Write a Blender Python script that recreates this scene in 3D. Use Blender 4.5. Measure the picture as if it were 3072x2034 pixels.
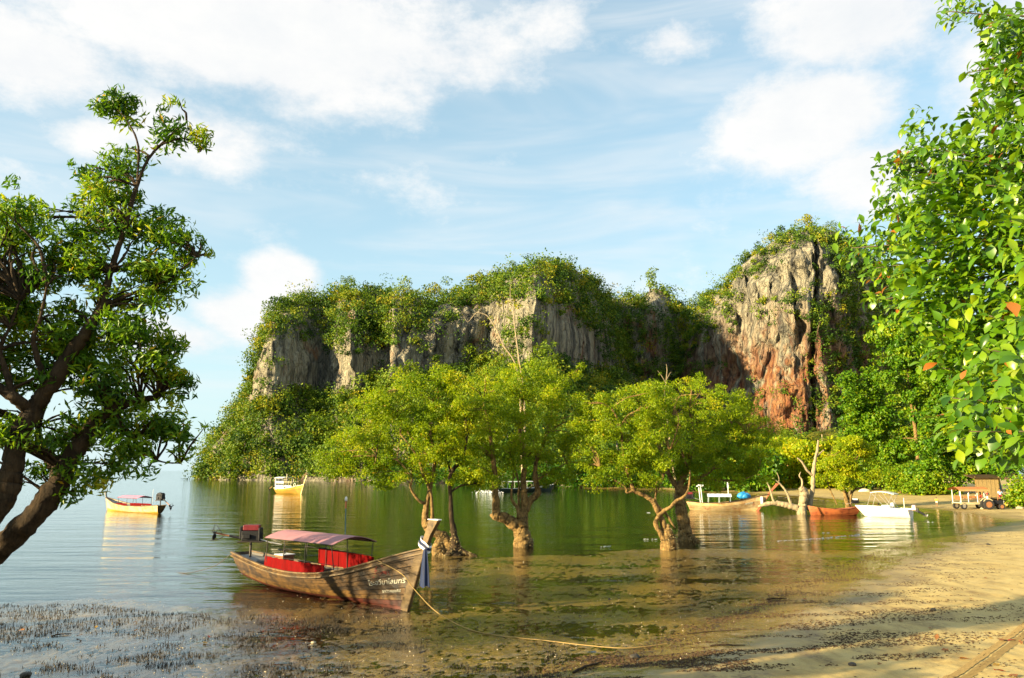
import bpy, bmesh, math, random
import numpy as np
from mathutils import Vector, Matrix

random.seed(7)
rng = np.random.default_rng(11)
scene = bpy.context.scene
COL = scene.collection
for o in list(bpy.data.objects):
    bpy.data.objects.remove(o)

# ------------------------------------------------------------------ camera
F = 2340.0                     # focal length in pixels of the 3072 x 2034 photograph
PITCH = math.atan((1411 - 1017) / F)
CAMZ = 4.5
cam_d = bpy.data.cameras.new('camera')
cam = bpy.data.objects.new('camera', cam_d)
COL.objects.link(cam)
cam.location = (0, 0, CAMZ)
cam.rotation_euler = (math.pi / 2 + PITCH, 0, 0)
cam_d.sensor_width = 36.0
cam_d.lens = 36.0 * F / 3072.0
cam_d.clip_start = 0.1
cam_d.clip_end = 60000
scene.camera = cam

# ------------------------------------------------------------------ light
SUN_EL = math.radians(13.5)
SUN_BACK = math.radians(25)     # how far behind the camera's left the sun stands
SUN_DIR = Vector((-math.cos(SUN_EL) * math.cos(SUN_BACK), -math.cos(SUN_EL) * math.sin(SUN_BACK), math.sin(SUN_EL)))
sun_d = bpy.data.lights.new('sun', 'SUN')
sun_d.energy = 5.0
sun_d.angle = math.radians(0.5)
sun_d.color = (1.0, 0.80, 0.46)
sun = bpy.data.objects.new('sun', sun_d)
COL.objects.link(sun)
sun.rotation_euler = (-SUN_DIR).to_track_quat('-Z', 'Y').to_euler()
sun.location = (-60, -30, 60)

scene.view_settings.view_transform = 'Standard'
scene.view_settings.look = 'None'
scene.view_settings.gamma = 1.0
scene.view_settings.use_curve_mapping = False
scene.view_settings.exposure = 1.75
scene.cycles.use_denoising = True
scene.cycles.max_bounces = 5
scene.cycles.transparent_max_bounces = 6
scene.cycles.diffuse_bounces = 3
scene.cycles.glossy_bounces = 3
scene.cycles.transmission_bounces = 3
scene.cycles.use_adaptive_sampling = True
scene.cycles.adaptive_threshold = 0.02
scene.cycles.caustics_reflective = False
scene.cycles.caustics_refractive = False
scene.cycles.sample_clamp_indirect = 6.0

# ------------------------------------------------------------------ pixel helpers (photograph pixel + distance -> point of the place)
CP, SP = math.cos(PITCH), math.sin(PITCH)
def P(px, py, D):
    u = (px - 1536) / F
    v = (1017 - py) / F
    dy = CP - v * SP
    dz = SP + v * CP
    return Vector((u * D / dy, D, CAMZ + dz * D / dy))
VS = 3072 / 2368.0
def PV(x, y, D):
    return P(x * VS, y * VS, D)
def G(px, py, z=0.0):
    u = (px - 1536) / F
    v = (1017 - py) / F
    dy = CP - v * SP
    dz = SP + v * CP
    t = (z - CAMZ) / dz
    return Vector((u * t, dy * t, z))

# ------------------------------------------------------------------ node helpers
def new_mat(name):
    m = bpy.data.materials.new(name)
    m.use_nodes = True
    nt = m.node_tree
    nt.nodes.clear()
    return m, nt
class NB:
    def __init__(s, nt):
        s.nt = nt
    def n(s, t, ins=None, **kw):
        nd = s.nt.nodes.new(t)
        for k, v in kw.items():
            setattr(nd, k, v)
        for k, v in (ins or {}).items():
            sock = nd.inputs[k]
            if isinstance(v, bpy.types.NodeSocket):
                s.nt.links.new(v, sock)
            else:
                sock.default_value = v
        return nd
    def math(s, op, a, b=None, c=None, clamp=False):
        nd = s.nt.nodes.new('ShaderNodeMath')
        nd.operation = op
        nd.use_clamp = clamp
        for i, v in enumerate((a, b, c)):
            if v is None:
                continue
            if isinstance(v, bpy.types.NodeSocket):
                s.nt.links.new(v, nd.inputs[i])
            else:
                nd.inputs[i].default_value = v
        return nd.outputs[0]
    def ramp(s, fac, stops, interp='LINEAR'):
        nd = s.nt.nodes.new('ShaderNodeValToRGB')
        nd.color_ramp.interpolation = interp
        el = nd.color_ramp.elements
        while len(el) < len(stops):
            el.new(0.5)
        for e, (p, c) in zip(el, stops):
            e.position = p
            e.color = (c[0], c[1], c[2], 1) if not isinstance(c, (int, float)) else (c, c, c, 1)
        s.nt.links.new(fac, nd.inputs[0])
        return nd.outputs[0]
    def mix(s, fac, a, b, blend='MIX'):
        nd = s.nt.nodes.new('ShaderNodeMix')
        nd.data_type = 'RGBA'
        nd.blend_type = blend
        for sock, v in ((nd.inputs[0], fac), (nd.inputs[6], a), (nd.inputs[7], b)):
            if isinstance(v, bpy.types.NodeSocket):
                s.nt.links.new(v, sock)
            elif isinstance(v, (int, float)):
                sock.default_value = v if sock.type == 'VALUE' else (v, v, v, 1)
            else:
                sock.default_value = (v[0], v[1], v[2], 1)
        return nd.outputs[2]
    def noise(s, vec, scale, detail=4, rough=0.55, dist=0.0):
        nd = s.n('ShaderNodeTexNoise', {'Scale': scale, 'Detail': detail, 'Roughness': rough, 'Distortion': dist})
        if vec is not None:
            s.nt.links.new(vec, nd.inputs['Vector'])
        return nd.outputs['Fac']
    def mapping(s, vec, scale=(1, 1, 1), loc=(0, 0, 0), rot=(0, 0, 0)):
        nd = s.n('ShaderNodeMapping', {'Scale': scale, 'Location': loc, 'Rotation': rot})
        s.nt.links.new(vec, nd.inputs['Vector'])
        return nd.outputs[0]

MATS = {}
def mat(name, color, rough=0.6, var=0.25, scale=6.0, metallic=0.0, bump=0.0, stretch=(1, 1, 1), spec=0.4, dark=None):
    """plain painted / wooden / metal surface with noise in its colour and gloss"""
    if name in MATS:
        return MATS[name]
    m, nt = new_mat(name)
    b = NB(nt)
    tc = b.n('ShaderNodeTexCoord')
    v = b.mapping(tc.outputs['Object'], stretch)
    f = b.noise(v, scale, 6, 0.65)
    d = dark or tuple(c * (1 - var) for c in color)
    hi = tuple(min(1, c * (1 + var * 0.6)) for c in color)
    c = b.ramp(f, [(0.30, d), (0.72, hi)])
    r = b.math('ADD', b.math('MULTIPLY', f, 0.25), rough - 0.12)
    pr = b.n('ShaderNodeBsdfPrincipled', {'Base Color': c, 'Roughness': r, 'Metallic': metallic, 'Specular IOR Level': spec})
    if bump:
        bp = b.n('ShaderNodeBump', {'Height': f, 'Strength': bump, 'Distance': 0.02})
        nt.links.new(bp.outputs[0], pr.inputs['Normal'])
    out = b.n('ShaderNodeOutputMaterial')
    nt.links.new(pr.outputs[0], out.inputs[0])
    MATS[name] = m
    return m

def leaf_mat(name, stops, trans=0.35, rough=0.5, spec=0.25):
    m, nt = new_mat(name)
    b = NB(nt)
    at = b.n('ShaderNodeAttribute', attribute_name='tint')
    c = b.ramp(at.outputs['Fac'], stops)
    pr = b.n('ShaderNodeBsdfPrincipled', {'Base Color': c, 'Roughness': rough, 'Specular IOR Level': spec})
    tcol = b.mix(1.0, c, (1.25, 1.25, 0.55), 'MULTIPLY')
    tr = b.n('ShaderNodeBsdfTranslucent', {'Color': tcol})
    mx = b.n('ShaderNodeMixShader', {0: trans})
    nt.links.new(pr.outputs[0], mx.inputs[1])
    nt.links.new(tr.outputs[0], mx.inputs[2])
    out = b.n('ShaderNodeOutputMaterial')
    nt.links.new(mx.outputs[0], out.inputs[0])
    return m

# ------------------------------------------------------------------ mesh / object helpers
def mesh(name, verts, faces, tint=None, smooth=False):
    me = bpy.data.meshes.new(name)
    if isinstance(verts, np.ndarray):
        verts = np.ascontiguousarray(verts.reshape(-1, 3), dtype=np.float32)
    me.from_pydata(verts, [], faces)
    if tint is not None:
        a = me.attributes.new('tint', 'FLOAT', 'POINT')
        a.data.foreach_set('value', np.ascontiguousarray(tint, dtype=np.float32))
    if smooth:
        me.polygons.foreach_set('use_smooth', np.ones(len(me.polygons), dtype=bool))
    me.update()
    return me
def link(name, me, material=None, parent=None, **props):
    o = bpy.data.objects.new(name, me)
    COL.objects.link(o)
    if parent is not None:
        o.parent = parent
    if material is not None and me is not None and not me.materials:
        me.materials.append(material)
    for k, v in props.items():
        o[k] = v
    return o
def thing(name, label, category, loc=(0, 0, 0), rotz=0.0, group=None):
    o = bpy.data.objects.new(name, None)
    COL.objects.link(o)
    o.empty_display_size = 0.2
    o.location = loc
    o.rotation_euler = (0, 0, rotz)
    o['label'] = label
    o['category'] = category
    if group:
        o['group'] = group
    return o
class MB:
    """collects simple solids into one mesh"""
    def __init__(s):
        s.v = []
        s.f = []
    def add(s, v, f):
        o = len(s.v)
        s.v += [tuple(x) for x in v]
        s.f += [tuple(i + o for i in q) for q in f]
        return s
    def box(s, c, d, rot=None, taper=1.0):
        vs = []
        for z in (-1, 1):
            k = taper if z > 0 else 1.0
            for x, y in ((-1, -1), (1, -1), (1, 1), (-1, 1)):
                p = Vector((x * d[0] / 2 * k, y * d[1] / 2 * k, z * d[2] / 2))
                if rot is not None:
                    p = rot @ p
                vs.append(p + Vector(c))
        return s.add(vs, [(3, 2, 1, 0), (4, 5, 6, 7), (0, 1, 5, 4), (1, 2, 6, 5), (2, 3, 7, 6), (3, 0, 4, 7)])
    def bar(s, a, b, r, n=6, r2=None):
        v, f = tube([a, b], [r, r if r2 is None else r2], n)
        return s.add(v, f)
    def tube(s, pts, r, n=6):
        v, f = tube(pts, r if isinstance(r, (list, tuple)) else [r] * len(pts), n)
        return s.add(v, f)
    def disc(s, c, axis, r, th, n=16):
        ax = Vector(axis).normalized()
        return s.bar(Vector(c) - ax * th / 2, Vector(c) + ax * th / 2, r, n)
    def build(s, name, material, parent=None, smooth=False, bevel=0.0, **props):
        me = mesh(name, s.v, s.f, smooth=smooth)
        o = link(name, me, material, parent, **props)
        if bevel:
            md = o.modifiers.new('bevel', 'BEVEL')
            md.width = bevel
            md.segments = 2
        return o
def tube(pts, radii, n=8, closed_ends=True):
    pts = [Vector(p) for p in pts]
    vs, fs = [], []
    ref = Vector((0, 0, 1))
    prev = None
    for i, p in enumerate(pts):
        t = (pts[min(i + 1, len(pts) - 1)] - pts[max(i - 1, 0)])
        if t.length < 1e-9:
            t = Vector((0, 0, 1))
        t.normalize()
        if prev is None:
            a = t.cross(ref) if abs(t.dot(ref)) < 0.95 else t.cross(Vector((1, 0, 0)))
        else:
            a = prev - t * prev.dot(t)
        a.normalize()
        prev = a
        bb = t.cross(a)
        for k in range(n):
            an = 2 * math.pi * k / n
            vs.append(p + (a * math.cos(an) + bb * math.sin(an)) * radii[i])
    for i in range(len(pts) - 1):
        for k in range(n):
            k2 = (k + 1) % n
            fs.append((i * n + k, i * n + k2, (i + 1) * n + k2, (i + 1) * n + k))
    if closed_ends:
        fs.append(tuple(range(n - 1, -1, -1)))
        fs.append(tuple((len(pts) - 1) * n + k for k in range(n)))
    return vs, fs
def smooth_path(pts, radii, sub=5, wob=0.0, rnd=random):
    """Catmull-Rom resampling with a little wobble"""
    pts = [Vector(p) for p in pts]
    if len(pts) < 2:
        return pts, radii
    out, rad = [], []
    n = len(pts)
    for i in range(n - 1):
        p0, p1, p2, p3 = pts[max(i - 1, 0)], pts[i], pts[i + 1], pts[min(i + 2, n - 1)]
        for k in range(sub):
            t = k / sub
            q = 0.5 * ((2 * p1) + (p2 - p0) * t + (2 * p0 - 5 * p1 + 4 * p2 - p3) * t * t + (3 * p1 - p0 - 3 * p2 + p3) * t ** 3)
            r = radii[i] * (1 - t) + radii[i + 1] * t
            if wob and (i or k):
                q = q + Vector((rnd.uniform(-1, 1), rnd.uniform(-1, 1), rnd.uniform(-1, 1))) * r * wob
                r *= 1 + rnd.uniform(-1, 1) * wob * 0.5
            out.append(q)
            rad.append(r)
    out.append(pts[-1])
    rad.append(radii[-1])
    return out, rad

# ------------------------------------------------------------------ numpy noise
def _hash(ix, iy, iz):
    h = (ix.astype(np.int64) * 374761393 + iy.astype(np.int64) * 668265263 + iz.astype(np.int64) * 2147483647) & 0xffffffff
    h = ((h ^ (h >> 13)) * 1274126177) & 0xffffffff
    return ((h ^ (h >> 16)) & 0xffff) / 65535.0
def vnoise(x, y, z=None):
    if z is None:
        z = np.zeros_like(x)
    xi, yi, zi = np.floor(x), np.floor(y), np.floor(z)
    fx, fy, fz = x - xi, y - yi, z - zi
    fx, fy, fz = fx * fx * (3 - 2 * fx), fy * fy * (3 - 2 * fy), fz * fz * (3 - 2 * fz)
    r = 0
    for dx in (0, 1):
        for dy in (0, 1):
            for dz in (0, 1):
                w = (fx if dx else 1 - fx) * (fy if dy else 1 - fy) * (fz if dz else 1 - fz)
                r = r + w * _hash(xi + dx, yi + dy, zi + dz)
    return r * 2 - 1
def fbm(x, y, z=None, o=4, g=0.5):
    r, a, s = 0, 1.0, 1.0
    for i in range(o):
        r = r + a * vnoise(x * s + 17.3 * i, y * s - 9.1 * i, None if z is None else z * s + 3.7 * i)
        a *= g
        s *= 2.03
    return r
def sstep(a, b, x):
    t = np.clip((x - a) / (b - a), 0, 1)
    return t * t * (3 - 2 * t)
# ------------------------------------------------------------------ sky: NISHITA plus drifting clouds
world = bpy.data.worlds.new('World')
scene.world = world
world.use_nodes = True
world.cycles.sampling_method = 'MANUAL'
world.cycles.sample_map_resolution = 512
wt = world.node_tree
wt.nodes.clear()
w = NB(wt)
SKY_STRENGTH = 0.074
sky = w.n('ShaderNodeTexSky', sky_type='NISHITA', sun_disc=False)
sky.sun_elevation = SUN_EL
sky.sun_rotation = math.atan2(SUN_DIR.x, SUN_DIR.y)
sky.air_density = 1.0
sky.dust_density = 0.6
sky.ozone_density = 1.6
wtc = w.n('ShaderNodeTexCoord')
dirv = w.n('ShaderNodeVectorMath', {0: wtc.outputs['Generated']}, operation='NORMALIZE').outputs[0]
sep = w.n('ShaderNodeSeparateXYZ', {0: dirv})
dx, dy, dz = sep.outputs
az = w.math('ARCTAN2', dx, dy)
el = w.math('ARCSINE', dz)
# cloud noise in azimuth / elevation, stretched sideways as clouds are when seen from below
cv = w.n('ShaderNodeCombineXYZ', {0: az, 1: w.math('MULTIPLY', el, 1.7), 2: 0.0}).outputs[0]
n_big = w.noise(cv, 2.3, 2, 0.5)
n_mid = w.noise(w.mapping(cv, loc=(3.1, 1.7, 0)), 4.6, 7, 0.66)
n_cir = w.noise(w.mapping(cv, (1.0, 3.2, 1), (1.3, 5.1, 0), (0, 0, 0.25)), 2.4, 4, 0.6, 0.6)
BLOBS = [  # view px x, y, rx, ry, weight
    (640, 90, 640, 260, 1.15), (60, 130, 360, 170, 0.95), (1010, 130, 420, 150, 0.72), (420, 300, 380, 150, 0.72), (1280, 60, 200, 120, 0.5),
    (1560, 100, 160, 75, 0.62), (1990, 40, 380, 210, 1.1), (1880, 270, 330, 190, 1.15), (2060, 400, 320, 150, 1.05), (2330, 200, 260, 340, 0.85),
    (650, 650, 120, 90, 1.15), (590, 730, 190, 95, 0.95), (400, 790, 260, 80, 0.7), (230, 310, 160, 80, 0.7)]
cov = None
ae = w.n('ShaderNodeCombineXYZ', {0: az, 1: el, 2: 0.0}).outputs[0]
for (bx, by, rx, ry, wgt) in BLOBS:
    d0 = (PV(bx, by, 1.0) - Vector((0, 0, CAMZ))).normalized()
    d1 = (PV(bx + rx, by, 1.0) - Vector((0, 0, CAMZ))).normalized()
    d2 = (PV(bx, by - ry, 1.0) - Vector((0, 0, CAMZ))).normalized()
    a0, e0 = math.atan2(d0.x, d0.y), math.asin(d0.z)
    ra, re = abs(math.atan2(d1.x, d1.y) - a0), abs(math.asin(d2.z) - e0)
    vd = w.n('ShaderNodeVectorMath', {0: ae, 1: (1 / ra, 1 / re, 0), 2: (-a0 / ra, -e0 / re, 0)}, operation='MULTIPLY_ADD').outputs[0]
    ln = w.n('ShaderNodeVectorMath', {0: vd}, operation='LENGTH').outputs['Value']
    m_ = w.math('MULTIPLY_ADD', ln, -wgt * 1.15, wgt * 1.15)
    cov = m_ if cov is None else w.math('MAXIMUM', cov, m_)
# the same kind of clouds goes on outside the frame
cov = w.math('MAXIMUM', cov, 0.0)
out_l = w.math('MULTIPLY', w.math('SUBTRACT', w.math('ABSOLUTE', az), 0.68), 4.0, clamp=True)
out_h = w.math('MULTIPLY', w.math('SUBTRACT', el, 0.58), 5.0, clamp=True)
outm = w.math('MAXIMUM', out_l, out_h)
wild = w.math('MULTIPLY', w.math('SUBTRACT', n_big, 0.42), 2.6, clamp=True)
cov = w.math('MAXIMUM', cov, w.math('MULTIPLY', outm, wild))
dens = w.math('ADD', w.math('MULTIPLY', cov, 1.15), w.math('MULTIPLY', w.math('SUBTRACT', n_mid, 0.5), 2.3))
dens = w.math('ADD', dens, w.math('MULTIPLY', w.math('SUBTRACT', n_big, 0.5), 0.5))
cl = w.n('ShaderNodeMapRange', {'Value': dens, 'From Min': 0.02, 'From Max': 0.78, 'To Min': 0.0, 'To Max': 1.0}, interpolation_type='SMOOTHSTEP').outputs[0]
cirrus = w.math('MULTIPLY', w.n('ShaderNodeMapRange', {'Value': n_cir, 'From Min': 0.36, 'From Max': 0.80}, interpolation_type='SMOOTHSTEP').outputs[0], 0.62)
cl = w.math('MAXIMUM', w.math('MULTIPLY', cl, 0.96), cirrus)
cl = w.math('MULTIPLY', cl, w.n('ShaderNodeMapRange', {'Value': dz, 'From Min': -0.01, 'From Max': 0.05}).outputs[0])
shade = w.ramp(n_mid, [(0.30, (4.6, 4.75, 4.9)), (0.65, (5.6, 5.5, 5.35))])
shade.node.color_ramp.elements[0].color = (0.86, 0.88, 0.90, 1)
shade.node.color_ramp.elements[1].color = (1.0, 0.985, 0.96, 1)
CLOUD = 4.25
ccol = w.mix(1.0, shade, (CLOUD, CLOUD, CLOUD), 'MULTIPLY')
# moist tropical air: the clear sky is lifted and whitened towards the horizon
clear = w.mix(1.0, sky.outputs[0], (0.80, 1.10, 1.10), 'MULTIPLY')
hz = w.ramp(el, [(0.0, 0.92), (0.10, 0.78), (0.30, 0.52), (0.62, 0.36)])
clear = w.mix(hz, clear, (2.95, 3.75, 3.95))
col = w.mix(cl, clear, ccol)
bg = w.n('ShaderNodeBackground', {'Color': col, 'Strength': SKY_STRENGTH})
wo = w.n('ShaderNodeOutputWorld')
wt.links.new(bg.outputs[0], wo.inputs[0])

# ------------------------------------------------------------------ ground: one sheet from the beach to the horizon
WL = [(1430, 2120), (1560, 2034), (1625, 2004), (1875, 1952), (2000, 1910), (2150, 1855), (2300, 1795), (2450, 1732), (2560, 1685), (2700, 1635), (2830, 1590), (2890, 1566), (2830, 1548),
      (2700, 1531), (2560, 1512), (2450, 1501), (2300, 1488), (2100, 1477), (1900, 1469), (1680, 1464)]
wl = [(-2.0, -60.0), (-1.2, 6.0)] + [tuple(G(x, y)[:2]) for x, y in WL] + [(0, 285), (-75, 365), (-165, 430), (-140, 480), (60, 640), (600, 900), (3000, 2000), (3000, -60)]
ML = [(-1500, 1745), (-600, 1770), (0, 1786), (300, 1798), (560, 1812), (750, 1806), (900, 1770), (1100, 1712), (1300, 1672), (1560, 1652), (1750, 1650), (1950, 1648), (2150, 1646), (2300, 1652), (2480, 1652), (2640, 1632), (2900, 1566)]
ml = [tuple(G(x, y)[:2]) for x, y in ML] + [(300, 60), (300, -60), (-200, -60)]
def sdf(poly, x, y):
    d = np.full(x.shape, 1e9)
    inside = np.zeros(x.shape, bool)
    n = len(poly)
    for i in range(n):
        ax, ay = poly[i]
        bx, by = poly[(i + 1) % n]
        ex, ey = bx - ax, by - ay
        t = np.clip(((x - ax) * ex + (y - ay) * ey) / (ex * ex + ey * ey), 0, 1)
        d = np.minimum(d, np.hypot(x - ax - t * ex, y - ay - t * ey))
        c = (ay > y) != (by > y)
        with np.errstate(divide='ignore', invalid='ignore'):
            xi = ax + (y - ay) * ex / (ey if abs(ey) > 1e-9 else 1e-9)
        inside ^= c & (x < xi)
    return np.where(inside, d, -d)
def ground_z(x, y):
    x = np.asarray(x, float)
    y = np.asarray(y, float)
    dl = sdf(wl, x, y)
    dm = sdf(ml, x, y)
    wob = fbm(x * 0.35, y * 0.2, o=3) * 0.5
    dl = dl + wob * np.clip(np.hypot(x, y) / 40, 0.3, 1.5)
    dm = dm + fbm(x * 0.25 + 7, y * 0.25, o=3) * 1.3
    near = sstep(75, 45, y)
    slope = 0.055 * near + 0.034 * (1 - near)
    land = np.clip(dl, 0, None) * slope
    land = np.minimum(land, 0.85 * near + 1.35 * (1 - near))
    bed = np.where(dm > 0, -0.010 + 0.0115 * np.clip(dm / 3, 0, 1), -0.02 - 0.075 * np.clip(-dm, 0, 20) - 0.004 * np.clip(-dm, 0, 300))
    z = np.where(dl > 0, land + 0.004, bed * sstep(0, 1.2, -dl) + 0.004 * (1 - sstep(0, 1.2, -dl)))
    # lumps of mud and silt
    r = np.hypot(x, y)
    fade = sstep(90, 30, r)
    mudm = sstep(0.0, 1.5, dm) * sstep(1.5, -0.6, dl)
    lump = fbm(x * 6.5, y * 5.0, o=3, g=0.75) * 0.009 + fbm(x * 0.35 + 5, y * 0.6, o=3) * 0.009
    z = z + lump * mudm * fade
    # ripples and scuffs of the dry sand
    sm = sstep(0.2, 2.0, dl)
    z = z + sm * fade * (fbm(x * 1.4, y * 1.4, o=3) * 0.018 + np.abs(fbm(x * 3.1, y * 3.1, o=2)) * -0.014 + fbm(x * 7, y * 7, o=2) * 0.004)
    # the mud spit round the feet of the mangroves
    for (cx, cy, rx, ry, h) in SPITS:
        q = np.exp(-((x - cx) / rx) ** 2 - ((y - cy) / ry) ** 2)
        z = z + q * h * (1 + 0.6 * fbm(x * 2, y * 2, o=2))
    return z
g1, g2, g3, g4, g5 = G(2010, 1650), G(2300, 1662), G(1330, 1666), G(1750, 1652), G(120, 1850)
SPITS = [(g1.x, g1.y, 4.0, 1.6, 0.05), (g2.x, g2.y, 5.0, 1.3, 0.03), (g3.x, g3.y, 1.4, 1.0, 0.03), (g4.x, g4.y, 3.0, 1.0, 0.03), (g5.x, g5.y, 5.0, 1.8, 0.035)]
def gz(x, y):
    return float(ground_z(np.array([x]), np.array([y]))[0])

pys = np.concatenate([np.arange(2130, 1700, -2.6), np.arange(1700, 1500, -2.0), np.arange(1500, 1424, -2.0)])
Dr = CAMZ * F / (pys - 1411)
Dr = np.concatenate([np.linspace(-60, Dr[0] - 0.6, 14), Dr, [1000, 1500, 2500, 5000, 10000, 25000]])
us = np.concatenate([np.linspace(-3.4, -0.80, 40), np.linspace(-0.78, 0.78, 540), np.linspace(0.80, 3.4, 40)])
gy, gu = np.meshgrid(Dr, us, indexing='ij')
gx = gu * np.maximum(gy, Dr[13])
gzv = ground_z(gx, gy)
gzv = np.where(gy > 900, -3.5, gzv)
nr, nc = gx.shape
idx = np.arange(nr * nc).reshape(nr, nc)
gf = np.stack([idx[:-1, :-1], idx[:-1, 1:], idx[1:, 1:], idx[1:, :-1]], -1).reshape(-1, 4)
gme = mesh('ground', np.stack([gx, gy, gzv], -1), gf, smooth=True)

m, nt = new_mat('beach_sand_and_mud')
b = NB(nt)
geo = b.n('ShaderNodeNewGeometry')
pos = geo.outputs['Position']
zz = b.n('ShaderNodeSeparateXYZ', {0: pos}).outputs[2]
nA = b.noise(pos, 0.5, 6, 0.6)
nB = b.noise(pos, 9.0, 6, 0.7)
nC = b.noise(b.mapping(pos, (1, 0.35, 1), rot=(0, 0, 0.35)), 1.1, 5, 0.65, 0.6)
nD = b.noise(pos, 55.0, 3, 0.6)
zn = b.math('ADD', zz, b.math('MULTIPLY', b.math('SUBTRACT', nA, 0.5), 0.10))
sand = b.ramp(nC, [(0.30, (0.33, 0.225, 0.062)), (0.50, (0.50, 0.365, 0.120)), (0.75, (0.58, 0.44, 0.17))])
grain = b.ramp(nD, [(0.3, (0.72, 0.72, 0.72)), (0.7, (1.1, 1.1, 1.1))])
sand = b.mix(1.0, sand, grain, 'MULTIPLY')
# brown dust of rotted leaves lies in bands between the tide lines
dust = b.noise(b.mapping(pos, (1, 0.5, 1), (3, 1, 0), (0, 0, 0.45)), 0.75, 8, 0.72, 1.0)
dn = b.math('MULTIPLY', b.ramp(dust, [(0.48, 0.0), (0.62, 1.0)]), b.n('ShaderNodeMapRange', {'Value': zz, 'From Min': 0.50, 'From Max': 0.22}, clamp=True).outputs[0])
dn = b.math('MULTIPLY', dn, b.ramp(nB, [(0.40, 0.15), (0.55, 1.0)]))
sand = b.mix(dn, sand, (0.105, 0.060, 0.018))
wetsand = b.ramp(nB, [(0.3, (0.15, 0.098, 0.026)), (0.7, (0.31, 0.215, 0.070))])
mud = b.ramp(nB, [(0.34, (0.055, 0.034, 0.009)), (0.50, (0.215, 0.135, 0.026)), (0.70, (0.40, 0.265, 0.062))])
mud = b.mix(b.ramp(nC, [(0.40, 0.0), (0.62, 0.75)]), mud, (0.100, 0.074, 0.034))
xx_, yy_, _z = b.n('ShaderNodeSeparateXYZ', {0: pos}).outputs
silt = b.math('MULTIPLY', b.n('ShaderNodeMapRange', {'Value': b.math('ADD', xx_, b.math('MULTIPLY', nA, 5.0)), 'From Min': 0.5, 'From Max': -4.5}).outputs[0], b.ramp(nC, [(0.34, 0.25), (0.55, 0.95)]))
mud = b.mix(silt, mud, (0.020, 0.017, 0.012))
seabed = b.ramp(nA, [(0.3, (0.065, 0.088, 0.030)), (0.7, (0.10, 0.125, 0.045))])
wet = b.n('ShaderNodeMapRange', {'Value': zn, 'From Min': 0.10, 'From Max': 0.24}).outputs[0]
c1 = b.mix(wet, wetsand, sand)
mk = b.n('ShaderNodeMapRange', {'Value': zn, 'From Min': 0.0, 'From Max': 0.075}).outputs[0]
c2 = b.mix(mk, mud, c1)
sk = b.n('ShaderNodeMapRange', {'Value': zz, 'From Min': -0.12, 'From Max': -0.7}).outputs[0]
c3 = b.mix(sk, c2, seabed)
rgh = b.math('ADD', b.math('ADD', 0.03, b.math('MULTIPLY', wet, 0.72)), b.math('MULTIPLY', nC, 0.16))
bmp = b.n('ShaderNodeBump', {'Height': b.math('ADD', nB, b.math('MULTIPLY', nD, 0.4)), 'Strength': 0.45, 'Distance': 0.014})
pr = b.n('ShaderNodeBsdfPrincipled', {'Base Color': c3, 'Roughness': rgh, 'Specular IOR Level': 0.55})
nt.links.new(bmp.outputs[0], pr.inputs['Normal'])
nt.links.new(pr.outputs[0], b.n('ShaderNodeOutputMaterial').inputs[0])
link('ground', gme, m, kind='structure', label='sandy beach and wet mudflat running out under the sea')

# ------------------------------------------------------------------ water
m, nt = new_mat('calm_sea_water')
b = NB(nt)
geo = b.n('ShaderNodeNewGeometry')
pos = geo.outputs['Position']
wA = b.noise(b.mapping(pos, (0.30, 1.0, 1)), 1.5, 3, 0.55)
wB = b.noise(b.mapping(pos, (0.35, 1.0, 1), (4, 2, 0), (0, 0, 0.1)), 0.42, 2, 0.5)
wC = b.noise(b.mapping(pos, (0.45, 1.0, 1)), 5.0, 2, 0.5)
wD = b.noise(b.mapping(pos, (0.16, 1.0, 1), (9, 5, 0), (0, 0, -0.06)), 0.16, 3, 0.6)
h = b.math('ADD', b.math('ADD', wA, b.math('MULTIPLY', wB, 2.6)), b.math('ADD', b.math('MULTIPLY', wC, 0.22), b.math('MULTIPLY', wD, 4.5)))
bmp = b.n('ShaderNodeBump', {'Height': h, 'Strength': 0.60, 'Distance': 0.055})
fr = b.n('ShaderNodeFresnel', {'IOR': 1.35, 'Normal': bmp.outputs[0]})
gl = b.n('ShaderNodeBsdfGlossy', {'Color': (0.96, 0.98, 0.97, 1), 'Roughness': 0.05, 'Normal': bmp.outputs[0]})
tr = b.n('ShaderNodeBsdfTransparent', {'Color': (0.93, 0.90, 0.70, 1)})
mx = b.n('ShaderNodeMixShader', {0: fr.outputs[0]})
nt.links.new(tr.outputs[0], mx.inputs[1])
nt.links.new(gl.outputs[0], mx.inputs[2])
nt.links.new(mx.outputs[0], b.n('ShaderNodeOutputMaterial').inputs[0])
S = 25000
wme = mesh('sea', [(-S, -60, 0), (S, -60, 0), (S, S, 0), (-S, S, 0)], [(0, 1, 2, 3)])
link('sea', wme, m, kind='structure', label='calm shallow sea reflecting the cliffs and trees')

# ------------------------------------------------------------------ leaves
def leaf_quads(pos, out, L, W, droop=0.0, up=0.5, fold=0.12, r=rng, outw=0.6, nout=0.7, nrand=0.6):
    """one bent four-cornered leaf at each position; out = outward direction of its clump"""
    n = len(pos)
    d = r.normal(size=(n, 3)) + out * outw
    d[:, 2] -= droop
    d /= np.linalg.norm(d, axis=1, keepdims=True) + 1e-9
    nn = r.normal(size=(n, 3)) * nrand + out * nout
    nn[:, 2] += up
    s = np.cross(d, nn)
    s /= np.linalg.norm(s, axis=1, keepdims=True) + 1e-9
    nn = np.cross(s, d)
    sc = r.uniform(0.65, 1.25, (n, 1))
    l, wd = L * sc, W * sc
    v = np.stack([pos - d * l * 0.5, pos + s * wd * 0.5 + nn * wd * fold, pos + d * l * 0.5 - nn * l * 0.08, pos - s * wd * 0.5 + nn * wd * fold], 1)
    return v.reshape(-1, 3)
def quad_faces(n):
    return np.arange(n * 4).reshape(n, 4)
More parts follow.
